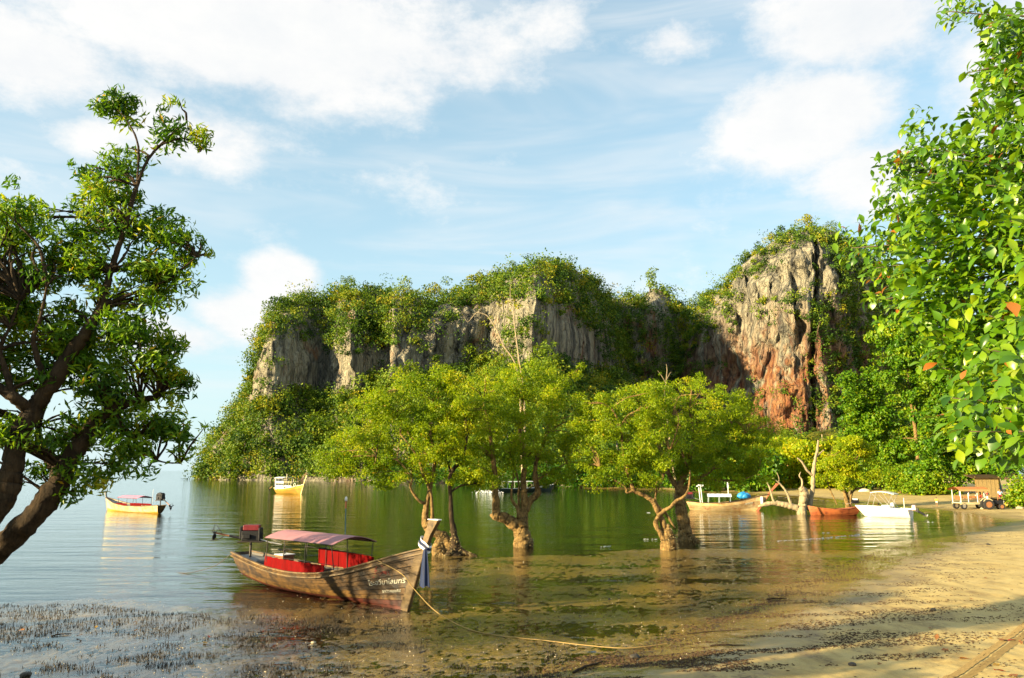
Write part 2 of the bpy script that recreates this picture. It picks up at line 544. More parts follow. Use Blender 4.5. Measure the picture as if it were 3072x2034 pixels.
def ball(n, r=rng, shell=0.45):
    v = r.normal(size=(n, 3))
    v /= np.linalg.norm(v, axis=1, keepdims=True)
    rad = r.uniform(0, 1, (n, 1)) ** shell
    return v * rad, v
FOREST = leaf_mat('forest_leaves', [(0.0, (0.020, 0.050, 0.006)), (0.35, (0.070, 0.145, 0.008)), (0.7, (0.185, 0.245, 0.010)), (1.0, (0.34, 0.28, 0.014))], 0.28, 0.6)

# ------------------------------------------------------------------ limestone cliffs
def rock_mat(name, rust=0.0, zlo=20.0, zhi=70.0, grey=0.0):
    m, nt = new_mat(name)
    b = NB(nt)
    geo = b.n('ShaderNodeNewGeometry')
    pos = geo.outputs['Position']
    streak = b.noise(b.mapping(pos, (1, 1, 0.10)), 0.22, 8, 0.68, 0.5)
    fine = b.noise(b.mapping(pos, (1, 1, 0.22)), 0.75, 8, 0.72)
    blot = b.noise(pos, 0.055, 6, 0.6, 0.4)
    base = b.ramp(streak, [(0.34, (0.06, 0.06, 0.058)), (0.44, (0.24, 0.225, 0.18)), (0.54, (0.52, 0.47, 0.34)), (0.8, (0.66, 0.60, 0.43))])
    base = b.mix(1.0, base, b.ramp(fine, [(0.28, (0.28, 0.28, 0.28)), (0.5, (0.85, 0.85, 0.85)), (0.8, (1.15, 1.12, 1.05))]), 'MULTIPLY')
    ru = b.n('ShaderNodeMapRange', {'Value': b.noise(b.mapping(pos, (1, 1, 0.35), (7, 3, 1)), 0.06 if rust < 0.5 else 0.10, 7, 0.68, 0.8), 'From Min': 0.66 - 0.25 * rust, 'From Max': 0.76 - 0.22 * rust}).outputs[0]
    rcol = b.ramp(b.noise(b.mapping(pos, (1, 1, 0.5), (1, 4, 2)), 0.30, 8, 0.72), [(0.34, (0.07, 0.020, 0.010)), (0.46, (0.30, 0.085, 0.026)), (0.58, (0.46, 0.20, 0.065)), (0.72, (0.60, 0.42, 0.22))])
    zz = b.n('ShaderNodeSeparateXYZ', {0: pos}).outputs[2]
    if rust > 0.5:
        ru = b.math('MULTIPLY', ru, b.n('ShaderNodeMapRange', {'Value': b.math('ADD', zz, b.math('MULTIPLY', blot, 30.0)), 'From Min': zhi + 15, 'From Max': zlo + 15}, clamp=True).outputs[0])
    base = b.mix(b.math('MULTIPLY', ru, 0.82), base, rcol)
    # black lichen hangs in blotches
    bl = b.n('ShaderNodeMapRange', {'Value': b.noise(b.mapping(pos, (1, 1, 0.3 + 0.4 * rust), (2, 9, 4)), 0.13 + 0.07 * rust, 7, 0.7), 'From Min': 0.56, 'From Max': 0.66}).outputs[0]
    base = b.mix(b.math('MULTIPLY', bl, 0.85), base, (0.030, 0.030, 0.028))
    vor = b.n('ShaderNodeTexVoronoi', {'Vector': b.mapping(pos, (1, 1, 0.45)), 'Scale': 0.22, 'Randomness': 1.0}, feature='DISTANCE_TO_EDGE').outputs[0]
    crk = b.ramp(vor, [(0.0, 0.0), (0.10, 1.0)])
    base = b.mix(b.math('MULTIPLY', b.math('SUBTRACT', 1.0, crk), 0.3), base, (0.03, 0.027, 0.024))
    hgt = b.math('ADD', b.math('ADD', b.math('MULTIPLY', streak, 1.5), b.math('MULTIPLY', fine, 1.6)), b.math('MULTIPLY', crk, 0.5))
    bmp = b.n('ShaderNodeBump', {'Height': hgt, 'Strength': 1.0, 'Distance': 2.4})
    pr = b.n('ShaderNodeBsdfPrincipled', {'Base Color': base, 'Roughness': 0.85, 'Specular IOR Level': 0.2})
    nt.links.new(bmp.outputs[0], pr.inputs['Normal'])
    nt.links.new(pr.outputs[0], b.n('ShaderNodeOutputMaterial').inputs[0])
    return m

def cliff_strip(name, label, st, material, veg, dens, top_in=26, seed=3, step=1.1, amp=1.0, cr=(2.2, 4.2), per=85, leaf=0.95, lower=18, fl=2.4):
    """st rows: view x, crest y, cliff-top y, cliff-foot y, distance of the shore, distance of the face.
    A sheet that climbs from the shore over a wooded slope, the rock face and the rounded top and falls away behind."""
    r = np.random.default_rng(seed)
    st = np.array(st, float)
    X0 = np.array([PV(s[0], 900, s[5]).x for s in st])
    # five guide rows of points
    rows = []
    for s in st:
        x, yc, yt, yf, Dw, Df = s
        yc += lower
        yt += lower * 0.5
        Dw = min(Dw, Df - 4)
        sh = PV(x, 1100, Dw)
        sh.z = -2.0
        mid = PV(x, yf + (1130 - yf) * 0.45, Dw + (Df - Dw) * 0.55)
        rows.append([sh, Vector((mid.x, mid.y, max(mid.z, 1.0))), PV(x, yf, Df), PV(x, yt, Df + 5), PV(x, (yt + yc) / 2 - (yt - yc) * 0.2, Df + 5 + top_in * 0.35), PV(x, yc, Df + 5 + top_in)])
        c = rows[-1][-1]
        rows[-1] += [Vector((c.x * 1.03, c.y + 45, c.z * 0.86)), Vector((c.x * 1.1, c.y + 120, -6))]
    R = np.array([[tuple(p) for p in q] for q in rows])            # stations, guide rows, 3
    # columns
    acc = np.concatenate([[0], np.cumsum(np.hypot(np.diff(R[:, 2, 0]), np.diff(R[:, 2, 1])))])
    ncol = int(acc[-1] / step)
    tcol = np.linspace(0, acc[-1], ncol)
    Rc = np.stack([np.stack([np.interp(tcol, acc, R[:, k, c]) for c in range(3)], -1) for k in range(R.shape[1])], 1)
    segs = [10, 14, 46, 10, 14, 12, 8]
    G_, zone = [], []
    for k, sg in enumerate(segs):
        for j in range(sg):
            t = j / sg
            G_.append(Rc[:, k] * (1 - t) + Rc[:, k + 1] * t)
            zone.append(k + t)
    G_.append(Rc[:, -1])
    zone.append(float(len(segs)))
    V = np.stack(G_, 0)                                            # rows, cols, 3
    zone = np.array(zone)[:, None] * np.ones((1, ncol))
    x, y, z = V[..., 0].copy(), V[..., 1].copy(), V[..., 2].copy()
    zf = sstep(1.2, 2.0, zone) * sstep(4.6, 3.4, zone)
    flute = fbm(x * 0.13 + seed, z * 0.012, y * 0.02, o=4, g=0.6)
    rug = fbm(x * 0.09, y * 0.09, z * 0.07 + seed, o=5, g=0.55)
    over = fbm(x * 0.03 + 9, z * 0.05, o=3)
    crag = 1.0 - 2.0 * np.abs(fbm(x * 0.30 + seed, z * 0.10, y * 0.1, o=3, g=0.6))
    V[..., 1] = y + amp * (flute * fl * zf - crag * 0.9 * zf + rug * 3.0 + over * 3.5 * zf)
    V[..., 0] = x + amp * rug * 1.5
    V[..., 2] = z + amp * (fbm(x * 0.06 + 3, y * 0.06, o=4) * 2.6 * sstep(2.9, 4.0, zone) + rug * 0.8) * sstep(0.0, 1.0, zone)
    nrw = V.shape[0]
    idx = np.arange(nrw * ncol).reshape(nrw, ncol)
    f = np.stack([idx[:-1, :-1], idx[:-1, 1:], idx[1:, 1:], idx[1:, :-1]], -1).reshape(-1, 4)
    me = mesh(name, V, f, smooth=True)
    root = link(name, me, material, kind='structure', label=label)
    # vegetation: crowns wherever the slope lets them hold
    a = V[:-1, :-1]
    e1, e2 = V[:-1, 1:] - a, V[1:, :-1] - a
    cr_ = np.cross(e1, e2)
    area = np.linalg.norm(cr_, axis=-1)
    nrm = cr_ / (area[..., None] + 1e-9)
    nrm *= np.where(nrm[..., 1:2] > 0.3, -1, 1)
    zc = zone[:-1, :-1]
    prob = veg(a[..., 0], a[..., 1], a[..., 2], zc, r)
    wgt = (area * prob).ravel()
    n = int(wgt.sum() * dens)
    pick = r.choice(len(wgt), n, p=wgt / wgt.sum())
    base = a.reshape(-1, 3)[pick] + (e1.reshape(-1, 3)[pick] * r.random((n, 1)) + e2.reshape(-1, 3)[pick] * r.random((n, 1)))
    return root, base, nrm.reshape(-1, 3)[pick], zc.ravel()[pick], r

def crown_cloud(base, nrm, r, cr, per, leaf, zsc=0.75, tint_off=0.0):
    n = len(base)
    rad = r.uniform(cr[0], cr[1], n) * r.uniform(0.7, 1.15, n)
    ctr = base + nrm * (rad * 0.35)[:, None]
    ctr[:, 2] += rad * 0.35
    # each crown is a few lobes
    k = np.repeat(np.arange(n), per)
    lob = r.normal(size=(n, 5, 3)) * 0.55
    li = r.integers(0, 5, len(k))
    p, o = ball(len(k), r, 0.22)
    off = (lob[k, li] + p * 0.62) * rad[k][:, None]
    off[:, 2] *= zsc
    pos = ctr[k] + off
    out = off / (np.linalg.norm(off, axis=1, keepdims=True) + 1e-9)
    v = leaf_quads(pos, out, leaf, leaf * 0.75, up=0.5, r=r, outw=0.2, nout=1.2, nrand=0.4)
    t = np.clip(r.normal(0.42, 0.24, n)[k] + r.normal(0, 0.11, len(k)) + tint_off, 0, 1)
    return v, np.repeat(t, 4)

# shared crowns for the single trees of the hillsides
tree_bark = mat('forest_bark', (0.16, 0.13, 0.10), 0.85, 0.4, 3.0, bump=0.4)
VARIANTS = []
for q in range(7):
    r_ = np.random.default_rng(100 + q)
    v, t = crown_cloud(np.array([[0, 0, 0.55]] ), np.array([[0, 0, 1.0]]), r_, (1.0, 1.0), 420, 0.20, 0.8)
    t = np.clip(t + (q - 3) * 0.07, 0, 1)
    t = np.clip(t + 0.10, 0, 1)
    VARIANTS.append(mesh('crown', v, quad_faces(len(v) // 4), tint=t))
    VARIANTS[-1].materials.append(FOREST)
tv, tf = tube([(0, 0, -0.9), (0.03, 0.02, 0.0), (-0.02, 0.03, 0.7), (0.05, 0, 1.2)], [0.085, 0.07, 0.055, 0.03], 6)
TRUNK_ME = mesh('trunk', tv, tf, smooth=True)
TRUNK_ME.materials.append(tree_bark)
def hill_tree(p, size, rz, k, label, group):
    o = thing('forest_tree', label, 'tree', p, rz, group)
    o.scale = (size, size, size * random.uniform(0.85, 1.15))
    c = bpy.data.objects.new('crown', VARIANTS[k % 7])
    COL.objects.link(c)
    c.parent = o
    c['kind'] = 'stuff'
    t = bpy.data.objects.new('trunk', TRUNK_ME)
    COL.objects.link(t)
    t.parent = o
    return o
def dress(name, label, base, nrm, r, cr, per, leaf, singles=0, slabel=None, sgroup=None, pick=None, big=None):
    n = len(base)
    ks = np.zeros(n, bool)
    if singles:
        cand = np.arange(n) if pick is None else np.nonzero(pick)[0]
        ch = r.choice(cand, min(singles, len(cand)), replace=False)
        ks[ch] = True
        for i in ch:
            hill_tree(tuple(base[i]), r.uniform(*cr) * (1.3 if big is not None and big[i] else 1.0), r.uniform(0, 6.28), int(r.integers(0, 7)), slabel, sgroup)
    v, t = crown_cloud(base[~ks], nrm[~ks], r, cr, per, leaf)
    o = link(name, mesh(name, v, quad_faces(len(v) // 4), tint=t), FOREST, kind='stuff', label=label)
    return o

ROCK_A = rock_mat('limestone_grey', 0.42)
ROCK_D = rock_mat('limestone_rusty', 1.0, 52, 96)
ST_A = [(464, 1100, 1103, 1106, 398, 404), (474, 1068, 1088, 1100, 392, 402), (494, 1020, 1045, 1085, 385, 399), (518, 968, 985, 1012, 375, 400), (545, 930, 975, 1008, 368, 402),
        (575, 893, 935, 960, 362, 399), (592, 876, 905, 932, 360, 392), (603, 822, 835, 930, 358, 385), (618, 755, 795, 928, 356, 380), (634, 706, 782, 925, 355, 378), (680, 680, 775, 912, 350, 391), (740, 672, 770, 900, 340, 410),
        (762, 669, 800, 925, 335, 408), (770, 668, 815, 925, 333, 400), (818, 663, 826, 920, 325, 374), (850, 660, 815, 900, 320, 387), (885, 657, 800, 880, 310, 397),
        (893, 657, 815, 880, 308, 390), (908, 656, 815, 880, 305, 371), (950, 655, 790, 880, 295, 377), (1000, 676, 762, 870, 280, 386), (1060, 660, 737, 865, 260, 394),
        (1130, 640, 702, 860, 240, 401), (1148, 630, 690, 860, 232, 390), (1240, 600, 692, 850, 215, 352), (1262, 598, 702, 850, 210, 360), (1300, 603, 720, 860, 205, 386),
        (1340, 612, 770, 870, 200, 408), (1385, 648, 820, 880, 195, 428), (1412, 700, 840, 890, 190, 442), (1450, 800, 880, 920, 185, 455), (1530, 930, 960, 1000, 178, 460)]
def veg_a(x, y, z, zone, r):
    n = fbm(x * 0.045 + 2, z * 0.05, y * 0.03, o=4)
    rock = sstep(1.95, 2.12, zone) * sstep(3.25, 2.9, zone)
    p = 1.0 - rock * (0.97 - 0.5 * sstep(0.22, 0.5, n))
    p = np.maximum(p, sstep(40, 62, x) * 0.95)
    p *= sstep(5.7, 5.0, zone) + 0.0
    p = p * np.where(zone < 1.9, 1.5, 1.0)
    return p * sstep(0.03, 0.12, zone) * (z > -0.6)
rootA, bA, nA_, zA, rA = cliff_strip('limestone_headland', 'long sheer limestone headland with grey and orange faces beyond the bay', ST_A, ROCK_A, veg_a, 0.050, seed=5, top_in=34)
dress('headland_forest', 'dense green forest covering the headland top and slopes', bA, nA_, rA, (3.0, 6.2), 80, 1.12, 150,
      'round green tree in the forest on the sheer headland', 'trees of the headland forest', (zA < 2.0) | (zA > 3.6), zA < 2.0)

ST_C = [(1340, 760, 800, 960, 420, 470), (1380, 705, 760, 960, 420, 466), (1412, 678, 735, 960, 420, 470), (1440, 680, 735, 960, 420, 474), (1480, 668, 730, 960, 420, 474), (1512, 648, 720, 960, 420, 470),
        (1545, 660, 722, 960, 420, 476), (1562, 694, 740, 960, 420, 482), (1610, 712, 770, 960, 420, 486), (1660, 720, 790, 960, 420, 490), (1730, 760, 820, 960, 420, 494)]
def veg_c(x, y, z, zone, r):
    rock = np.exp(-((x - 0) / 11.0) ** 2) * 0
    k = PV(1530, 690, 475)
    rock = np.exp(-((x - k.x) / 9.0) ** 2 - ((z - k.z) / 9.0) ** 2)
    return (1 - 0.93 * sstep(0.35, 0.7, rock)) * sstep(5.7, 5.0, zone) * (z > 3)
rootC, bC, nC_, zC, rC = cliff_strip('wooded_saddle', 'dark wooded saddle with a grey rock knob between the two cliffs', ST_C, ROCK_A, veg_c, 0.045, seed=9, step=1.4)
dress('saddle_forest', 'dark green forest in the shade of the saddle', bC, nC_, rC, (3.2, 6.0), 68, 1.2, 50,
      'shaded green tree in the forest of the saddle', 'trees of the saddle forest', zC > 1.2)

ST_D = [(1540, 930, 950, 1000, 300, 470), (1575, 850, 880, 1000, 295, 466), (1605, 745, 800, 1000, 290, 455), (1650, 686, 735, 995, 280, 438), (1692, 655, 700, 990, 270, 424), (1702, 634, 680, 990, 268, 420),
        (1740, 594, 660, 1000, 262, 408), (1800, 553, 640, 1010, 258, 393), (1832, 538, 620, 1020, 256, 387), (1866, 530, 615, 1020, 255, 384), (1876, 529, 615, 1020, 255, 398), (1886, 530, 615, 1020, 255, 386),
        (1925, 549, 640, 1010, 255, 388), (1945, 570, 660, 1000, 255, 394), (1985, 584, 700, 960, 255, 410), (2040, 624, 760, 930, 255, 432), (2100, 720, 800, 930, 255, 452), (2200, 860, 900, 960, 255, 470), (2350, 930, 960, 990, 255, 480)]
def veg_d(x, y, z, zone, r):
    n = fbm(x * 0.06 + 12, z * 0.07, y * 0.03, o=4)
    rock = sstep(1.9, 2.05, zone) * sstep(4.3, 3.6, zone)
    p = 1.0 - rock * (0.95 - 0.55 * sstep(0.12, 0.45, n + 0.35 * sstep(2.6, 3.4, zone)))
    p = np.maximum(p, 0.85 * sstep(2.75, 3.3, zone) * sstep(-0.25, 0.15, n))
    p = np.maximum(p, sstep(157, 168, x) * 0.95)                      # ivy and wood on the shaded flank
    k = np.abs(x - np.interp(z, [10, 40, 70, 85], [170, 161, 154, 151]))
    p = np.maximum(p, sstep(4.5, 2.5, k) * sstep(86, 76, z))              # ivy in the great crack
    p = np.maximum(p, sstep(112, 100, x) * sstep(62, 74, z))
    return p * sstep(5.7, 5.0, zone) * (z > 0.8)
rootD, bD, nD_, zD, rD = cliff_strip('limestone_dome', 'domed limestone cliff with rust red face and wooded crown', ST_D, ROCK_D, veg_d, 0.050, seed=15, amp=1.4, lower=-3, fl=3.6)
dress('dome_forest', 'green shrubs and forest on the domed cliff', bD, nD_, rD, (2.2, 4.8), 70, 1.02, 90,
      'green tree growing on the domed rusty cliff', 'trees of the domed cliff', (zD < 2.0) | (zD > 4.0))
# ------------------------------------------------------------------ trees built limb by limb
def rough_bark(name, hi, mid, lo):
    m, nt = new_mat(name)
    b = NB(nt)
    tc = b.n('ShaderNodeTexCoord').outputs['Object']
    ridg = b.noise(b.mapping(tc, (1, 1, 0.28)), 9.0, 8, 0.75, 0.6)
    spot = b.noise(tc, 3.2, 6, 0.7)
    c = b.ramp(ridg, [(0.34, lo), (0.47, mid), (0.66, hi)])
    c = b.mix(b.ramp(spot, [(0.50, 0.0), (0.64, 0.8)]), c, lo)
    bp = b.n('ShaderNodeBump', {'Height': b.math('ADD', ridg, b.math('MULTIPLY', spot, 0.7)), 'Strength': 1.0, 'Distance': 0.07})
    pr = b.n('ShaderNodeBsdfPrincipled', {'Base Color': c, 'Roughness': 0.85, 'Specular IOR Level': 0.2, 'Normal': bp.outputs[0]})
    nt.links.new(pr.outputs[0], b.n('ShaderNodeOutputMaterial').inputs[0])
    return m
BARK = rough_bark('mangrove_bark', (0.36, 0.235, 0.085), (0.20, 0.125, 0.045), (0.045, 0.028, 0.012))
OYSTER = mat('oyster_shells', (0.42, 0.32, 0.15), 0.8, 0.7, 14.0)
BARK_DARK = rough_bark('dark_bark', (0.085, 0.055, 0.028), (0.045, 0.029, 0.015), (0.014, 0.010, 0.006))
DEADWOOD = mat('bleached_wood', (0.34, 0.265, 0.155), 0.85, 0.5, 7.0, bump=0.5, stretch=(1, 1, 0.4))
MANG = leaf_mat('mangrove_leaves', [(0.0, (0.060, 0.125, 0.006)), (0.35, (0.160, 0.255, 0.006)), (0.65, (0.32, 0.40, 0.006)), (0.88, (0.50, 0.48, 0.008)), (1.0, (0.52, 0.34, 0.02))], 0.48, 0.45)
LEFTL = leaf_mat('shore_tree_leaves', [(0.0, (0.024, 0.075, 0.008)), (0.45, (0.090, 0.205, 0.012)), (0.8, (0.25, 0.37, 0.014)), (0.95, (0.42, 0.40, 0.016)), (1.0, (0.44, 0.26, 0.02))], 0.42, 0.42)
VINE = leaf_mat('beach_wood_leaves', [(0.0, (0.020, 0.075, 0.004)), (0.4, (0.070, 0.18, 0.005)), (0.75, (0.19, 0.29, 0.006)), (1.0, (0.36, 0.35, 0.010))], 0.34, 0.45)

def wob(n=1):
    return Vector((random.uniform(-1, 1), random.uniform(-1, 1), random.uniform(-1, 1))) * n
def limb(parent, name, pts, radii, material, sub=5, w=0.10, n=8, twigs=None, gnarl=1.0):
    """one limb (its fine twigs joined to it)"""
    p, r = smooth_path(pts, radii, sub * 2 if max(radii) > 0.15 else sub, w * 0.8)
    if r[0] > 0.045:
        n = n + 4
    v, f = tube(p, r, n)
    va = np.array([tuple(q) for q in v])
    ce = np.repeat(np.array([tuple(q) for q in p]), n, axis=0)
    rr_ = np.repeat(np.array(r), n)
    fq = 1.7 / max(0.12, r[0])
    g = 0.20 * vnoise(va[:, 0] * fq + 5, va[:, 1] * fq, va[:, 2] * fq * 0.3) + 0.14 * vnoise(va[:, 0] * fq * 2.6, va[:, 1] * fq * 2.6, va[:, 2] * fq * 0.9)
    va = ce + (va - ce) * (1 + g * gnarl)[:, None]
    v = [tuple(q) for q in va]
    mb = MB()
    mb.add(v, f)
    for t in (twigs or []):
        tp, tr = smooth_path(t[0], t[1], 4, 0.2)
        tvv, tff = tube(tp, tr, 5)
        mb.add(tvv, tff)
    return mb.build(name, material, parent, smooth=True)
def to_local(root, pts):
    return [Vector(p) - root.location for p in pts]
def leafy_crown(root, blobs, count, L, W, material, r, sub_r=(0.28, 0.70), droop=0.2, gap=0.35, tint_mu=0.5, tint_sd=0.10, subs=60, up=0.6, spread=0.5, volw=0.72):
    """blobs: (centre, rx, ry, rz). Leaves sit on the shells of many small clumps spread through the blobs."""
    vol = np.array([(b[1] * b[2] * b[3]) ** volw for b in blobs])
    pk = r.choice(len(blobs), subs, p=vol / vol.sum())
    u, _ = ball(subs, r, spread)
    C = np.array([tuple(b[0]) for b in blobs])[pk] + u * np.array([[b[1], b[2], b[3]] for b in blobs])[pk]
    rad = r.uniform(sub_r[0], sub_r[1], subs)
    far = r.random(subs) < 0.16
    cen = np.array([tuple(b[0]) for b in blobs])[pk]
    C = np.where(far[:, None], cen + (C - cen) * 1.35, C)
    rad = np.where(far, rad * 0.6, rad)
    wgt = rad ** 2 * r.uniform(gap, 1.0, subs)
    k = r.choice(subs, count, p=wgt / wgt.sum())
    p, o = ball(count, r, 0.40)
    p[:, 2] *= 0.72
    pos = C[k] + p * rad[k][:, None]
    v = leaf_quads(pos, o, L, W, droop=droop, up=up * 0.7, r=r, nout=1.0, nrand=0.5)
    v -= np.array(tuple(root.location))
    t = np.clip(r.normal(tint_mu, tint_sd, subs)[k] + r.normal(0, 0.13, count), 0, 0.93)
    t = np.where(r.random(count) < 0.012, 0.99, t)
    link('crown', mesh('crown', v, quad_faces(count), tint=np.repeat(t, 4)), material, root, kind='stuff')
    return C, rad
def reach(C, starts, r, n, rr=(0.05, 0.012), sag=0.0):
    """thin branches from limb ends to n of the clumps"""
    out = []
    S = np.array([tuple(s) for s in starts])
    for i in r.choice(len(C), min(n, len(C)), replace=False):
        d = np.linalg.norm(S - C[i], axis=1)
        j = int(np.argmin(d + (C[i][2] < S[:, 2]) * 1.0))
        a, b = Vector(S[j]), Vector(C[i])
        m1 = a.lerp(b, 0.35) + Vector((r.normal() * 0.08, r.normal() * 0.08, 0.10 - sag)) * (b - a).length
        m2 = a.lerp(b, 0.7) + Vector((r.normal() * 0.08, r.normal() * 0.08, 0.06 - sag)) * (b - a).length
        q = min(1.0, (b - a).length / 3.0)
        out.append(([a, m1, m2, b], [rr[0] * (0.5 + 0.5 * q), rr[0] * 0.6, rr[0] * 0.35, rr[1]]))
    return out
def tree(name, label, base, limbs, blobs, count, leaf, bark, leafm, seed, subs=60, group=None, reachn=45, rr=(0.055, 0.012), grow=1.16, oysters=0, **kw):
    """limbs: (part name, [(px, py, distance offset, radius)...]) in photograph pixels around the base distance"""
    r = np.random.default_rng(seed)
    random.seed(seed)
    D0 = base.y
    root = thing(name, label, 'tree', base, 0, group)
    ends = []
    built = []
    for pn, pl in limbs:
        pts = [P(q[0], q[1], D0 + q[2]) for q in pl]
        ends += pts[len(pts) // 2:]
        built.append((pn, pts, [q[3] for q in pl]))
    bl = []
    for q in blobs:
        c = P(q[0], q[1], D0 + q[4])
        s = (D0 + q[4]) / F
        bl.append((c, q[2] * s * grow, (q[5] if len(q) > 5 else q[2]) * s, q[3] * s * grow))
    if count:
        C, rad = leafy_crown(root, bl, count, leaf[0], leaf[1], leafm, r, subs=subs, **kw)
        tw = reach(C, ends, r, reachn, rr)
    else:
        tw = []
    bucket = [[] for _ in built]
    for t in tw:
        a = t[0][0]
        j = min(range(len(built)), key=lambda i: min((p - a).length for p in built[i][1]))
        bucket[j].append(([p - base for p in t[0]], t[1]))
    if oysters:
        ov, on = [], 0
        pos_, out_ = [], []
        for pn, pts, rad_ in built:
            if pn not in ('trunk', 'root', 'stump'):
                continue
            for i in range(len(pts) - 1):
                for q in range(oysters):
                    t = r.random()
                    p0 = pts[i].lerp(pts[i + 1], t)
                    if p0.z > 1.5 * r.random() ** 1.5 + 0.1:
                        continue
                    d = Vector((r.normal(), r.normal() - 0.4, r.normal() * 0.3)).normalized()
                    pos_.append(tuple(p0 + d * (rad_[i] * (1 - t) + rad_[i + 1] * t) * 1.02 - base))
                    out_.append(tuple(d))
        ov = leaf_quads(np.array(pos_), np.array(out_), 0.09, 0.07, up=0.0, r=r, nout=1.5, nrand=0.7, fold=0.4)
        link('oyster_crust', mesh('oyster_crust', ov, quad_faces(len(pos_))), OYSTER, root, kind='stuff')
    for (pn, pts, rad_), bu in zip(built, bucket):
        limb(root, pn, [p - base for p in pts], rad_, bark, twigs=bu, w=kw.get('lw', 0.13) if False else 0.13, n=10)
    return root

# --- the three groups of mangroves standing in the shallows
b1 = G(1335, 1664)
tree('mangrove_tree', 'leaning mangrove with forked trunk just behind the prow of the nearest boat', b1,
     [('trunk', [(1352, 1672, 0, 0.34), (1345, 1640, 0, 0.30), (1330, 1612, 0.1, 0.28), (1300, 1595, 0.1, 0.26), (1280, 1575, 0, 0.24), (1276, 1545, 0, 0.19), (1281, 1506, 0, 0.13), (1290, 1466, 0.1, 0.12), (1298, 1421, 0.2, 0.11), (1304, 1370, 0.3, 0.10), (1290, 1290, 0.3, 0.08), (1300, 1200, 0.4, 0.05)]),
      ('root', [(1320, 1670, -0.3, 0.36), (1315, 1645, -0.1, 0.34), (1322, 1618, 0, 0.26), (1334, 1606, 0, 0.12)]),
      ('branch', [(1296, 1590, -0.1, 0.12), (1297, 1550, -0.1, 0.10), (1295, 1505, -0.1, 0.09), (1290, 1470, 0, 0.08), (1270, 1425, -0.3, 0.07), (1252, 1370, -0.5, 0.05), (1200, 1300, -0.8, 0.04)]),
      ('branch', [(1276, 1510, 0, 0.09), (1259, 1504, -0.2, 0.08), (1242, 1483, -0.3, 0.07), (1231, 1462, -0.4, 0.06), (1233, 1430, -0.4, 0.05), (1190, 1380, -0.6, 0.04), (1130, 1370, -0.9, 0.03)]),
      ('branch', [(1302, 1385, 0.3, 0.07), (1250, 1330, 0.5, 0.06), (1190, 1250, 0.6, 0.05), (1160, 1190, 0.8, 0.03)])],
     [(1215, 1205, 110, 70, 0.3), (1110, 1265, 90, 80, -0.2), (1250, 1300, 110, 90, 0.2), (1060, 1350, 80, 70, -0.5), (1180, 1400, 100, 45, -0.4), (1285, 1180, 60, 50, 0.4), (1020, 1410, 50, 30, -0.6), (1000, 1360, 40, 40, -0.6), (1080, 1430, 50, 22, -0.5), (1130, 1200, 50, 45, 0), (1330, 1160, 50, 40, 0.4), (1320, 1260, 70, 80, 0.5), (1225, 1140, 40, 30, 0.3), (1150, 1440, 60, 22, -0.4), (1260, 1430, 50, 30, 0)],
     32000, (0.135, 0.072), BARK, MANG, 21, subs=260, group='mangroves standing in the shallows', oysters=170, tint_mu=0.46)
b1b = G(1362, 1666)
tree('mangrove_tree', 'slim straight mangrove with flared black root beside the leaning one', b1b,
     [('trunk', [(1372, 1676, 0, 0.55), (1368, 1645, 0, 0.33), (1362, 1604, 0, 0.19), (1354, 1543, 0, 0.14), (1351, 1482, 0, 0.12), (1349, 1441, 0, 0.11), (1353, 1421, 0, 0.10), (1366, 1400, 0, 0.10), (1385, 1382, 0.1, 0.09), (1400, 1320, 0.2, 0.07), (1395, 1240, 0.2, 0.05)]),
      ('root', [(1366, 1640, 0, 0.2), (1392, 1656, -0.2, 0.13), (1432, 1669, -0.3, 0.05)]),
      ('root', [(1364, 1640, 0, 0.2), (1350, 1658, -0.4, 0.14), (1336, 1668, -0.6, 0.08)]),
      ('branch', [(1354, 1474, 0, 0.07), (1384, 1457, 0.1, 0.05), (1424, 1451, 0.3, 0.035), (1450, 1440, 0.5, 0.02)]),
      ('branch', [(1352, 1420, 0, 0.06), (1340, 1370, -0.2, 0.05), (1335, 1320, -0.3, 0.04)])],
     [(1352, 1395, 45, 45, 0), (1400, 1410, 55, 40, 0.2), (1370, 1330, 65, 60, 0), (1385, 1230, 60, 70, 0.3), (1440, 1440, 40, 22, 0.4), (1345, 1150, 45, 45, 0.4)],
     15000, (0.135, 0.072), BARK_DARK, MANG, 22, subs=70, group='mangroves standing in the shallows', oysters=170, tint_mu=0.56, reachn=20)
b2 = G(1570, 1640)
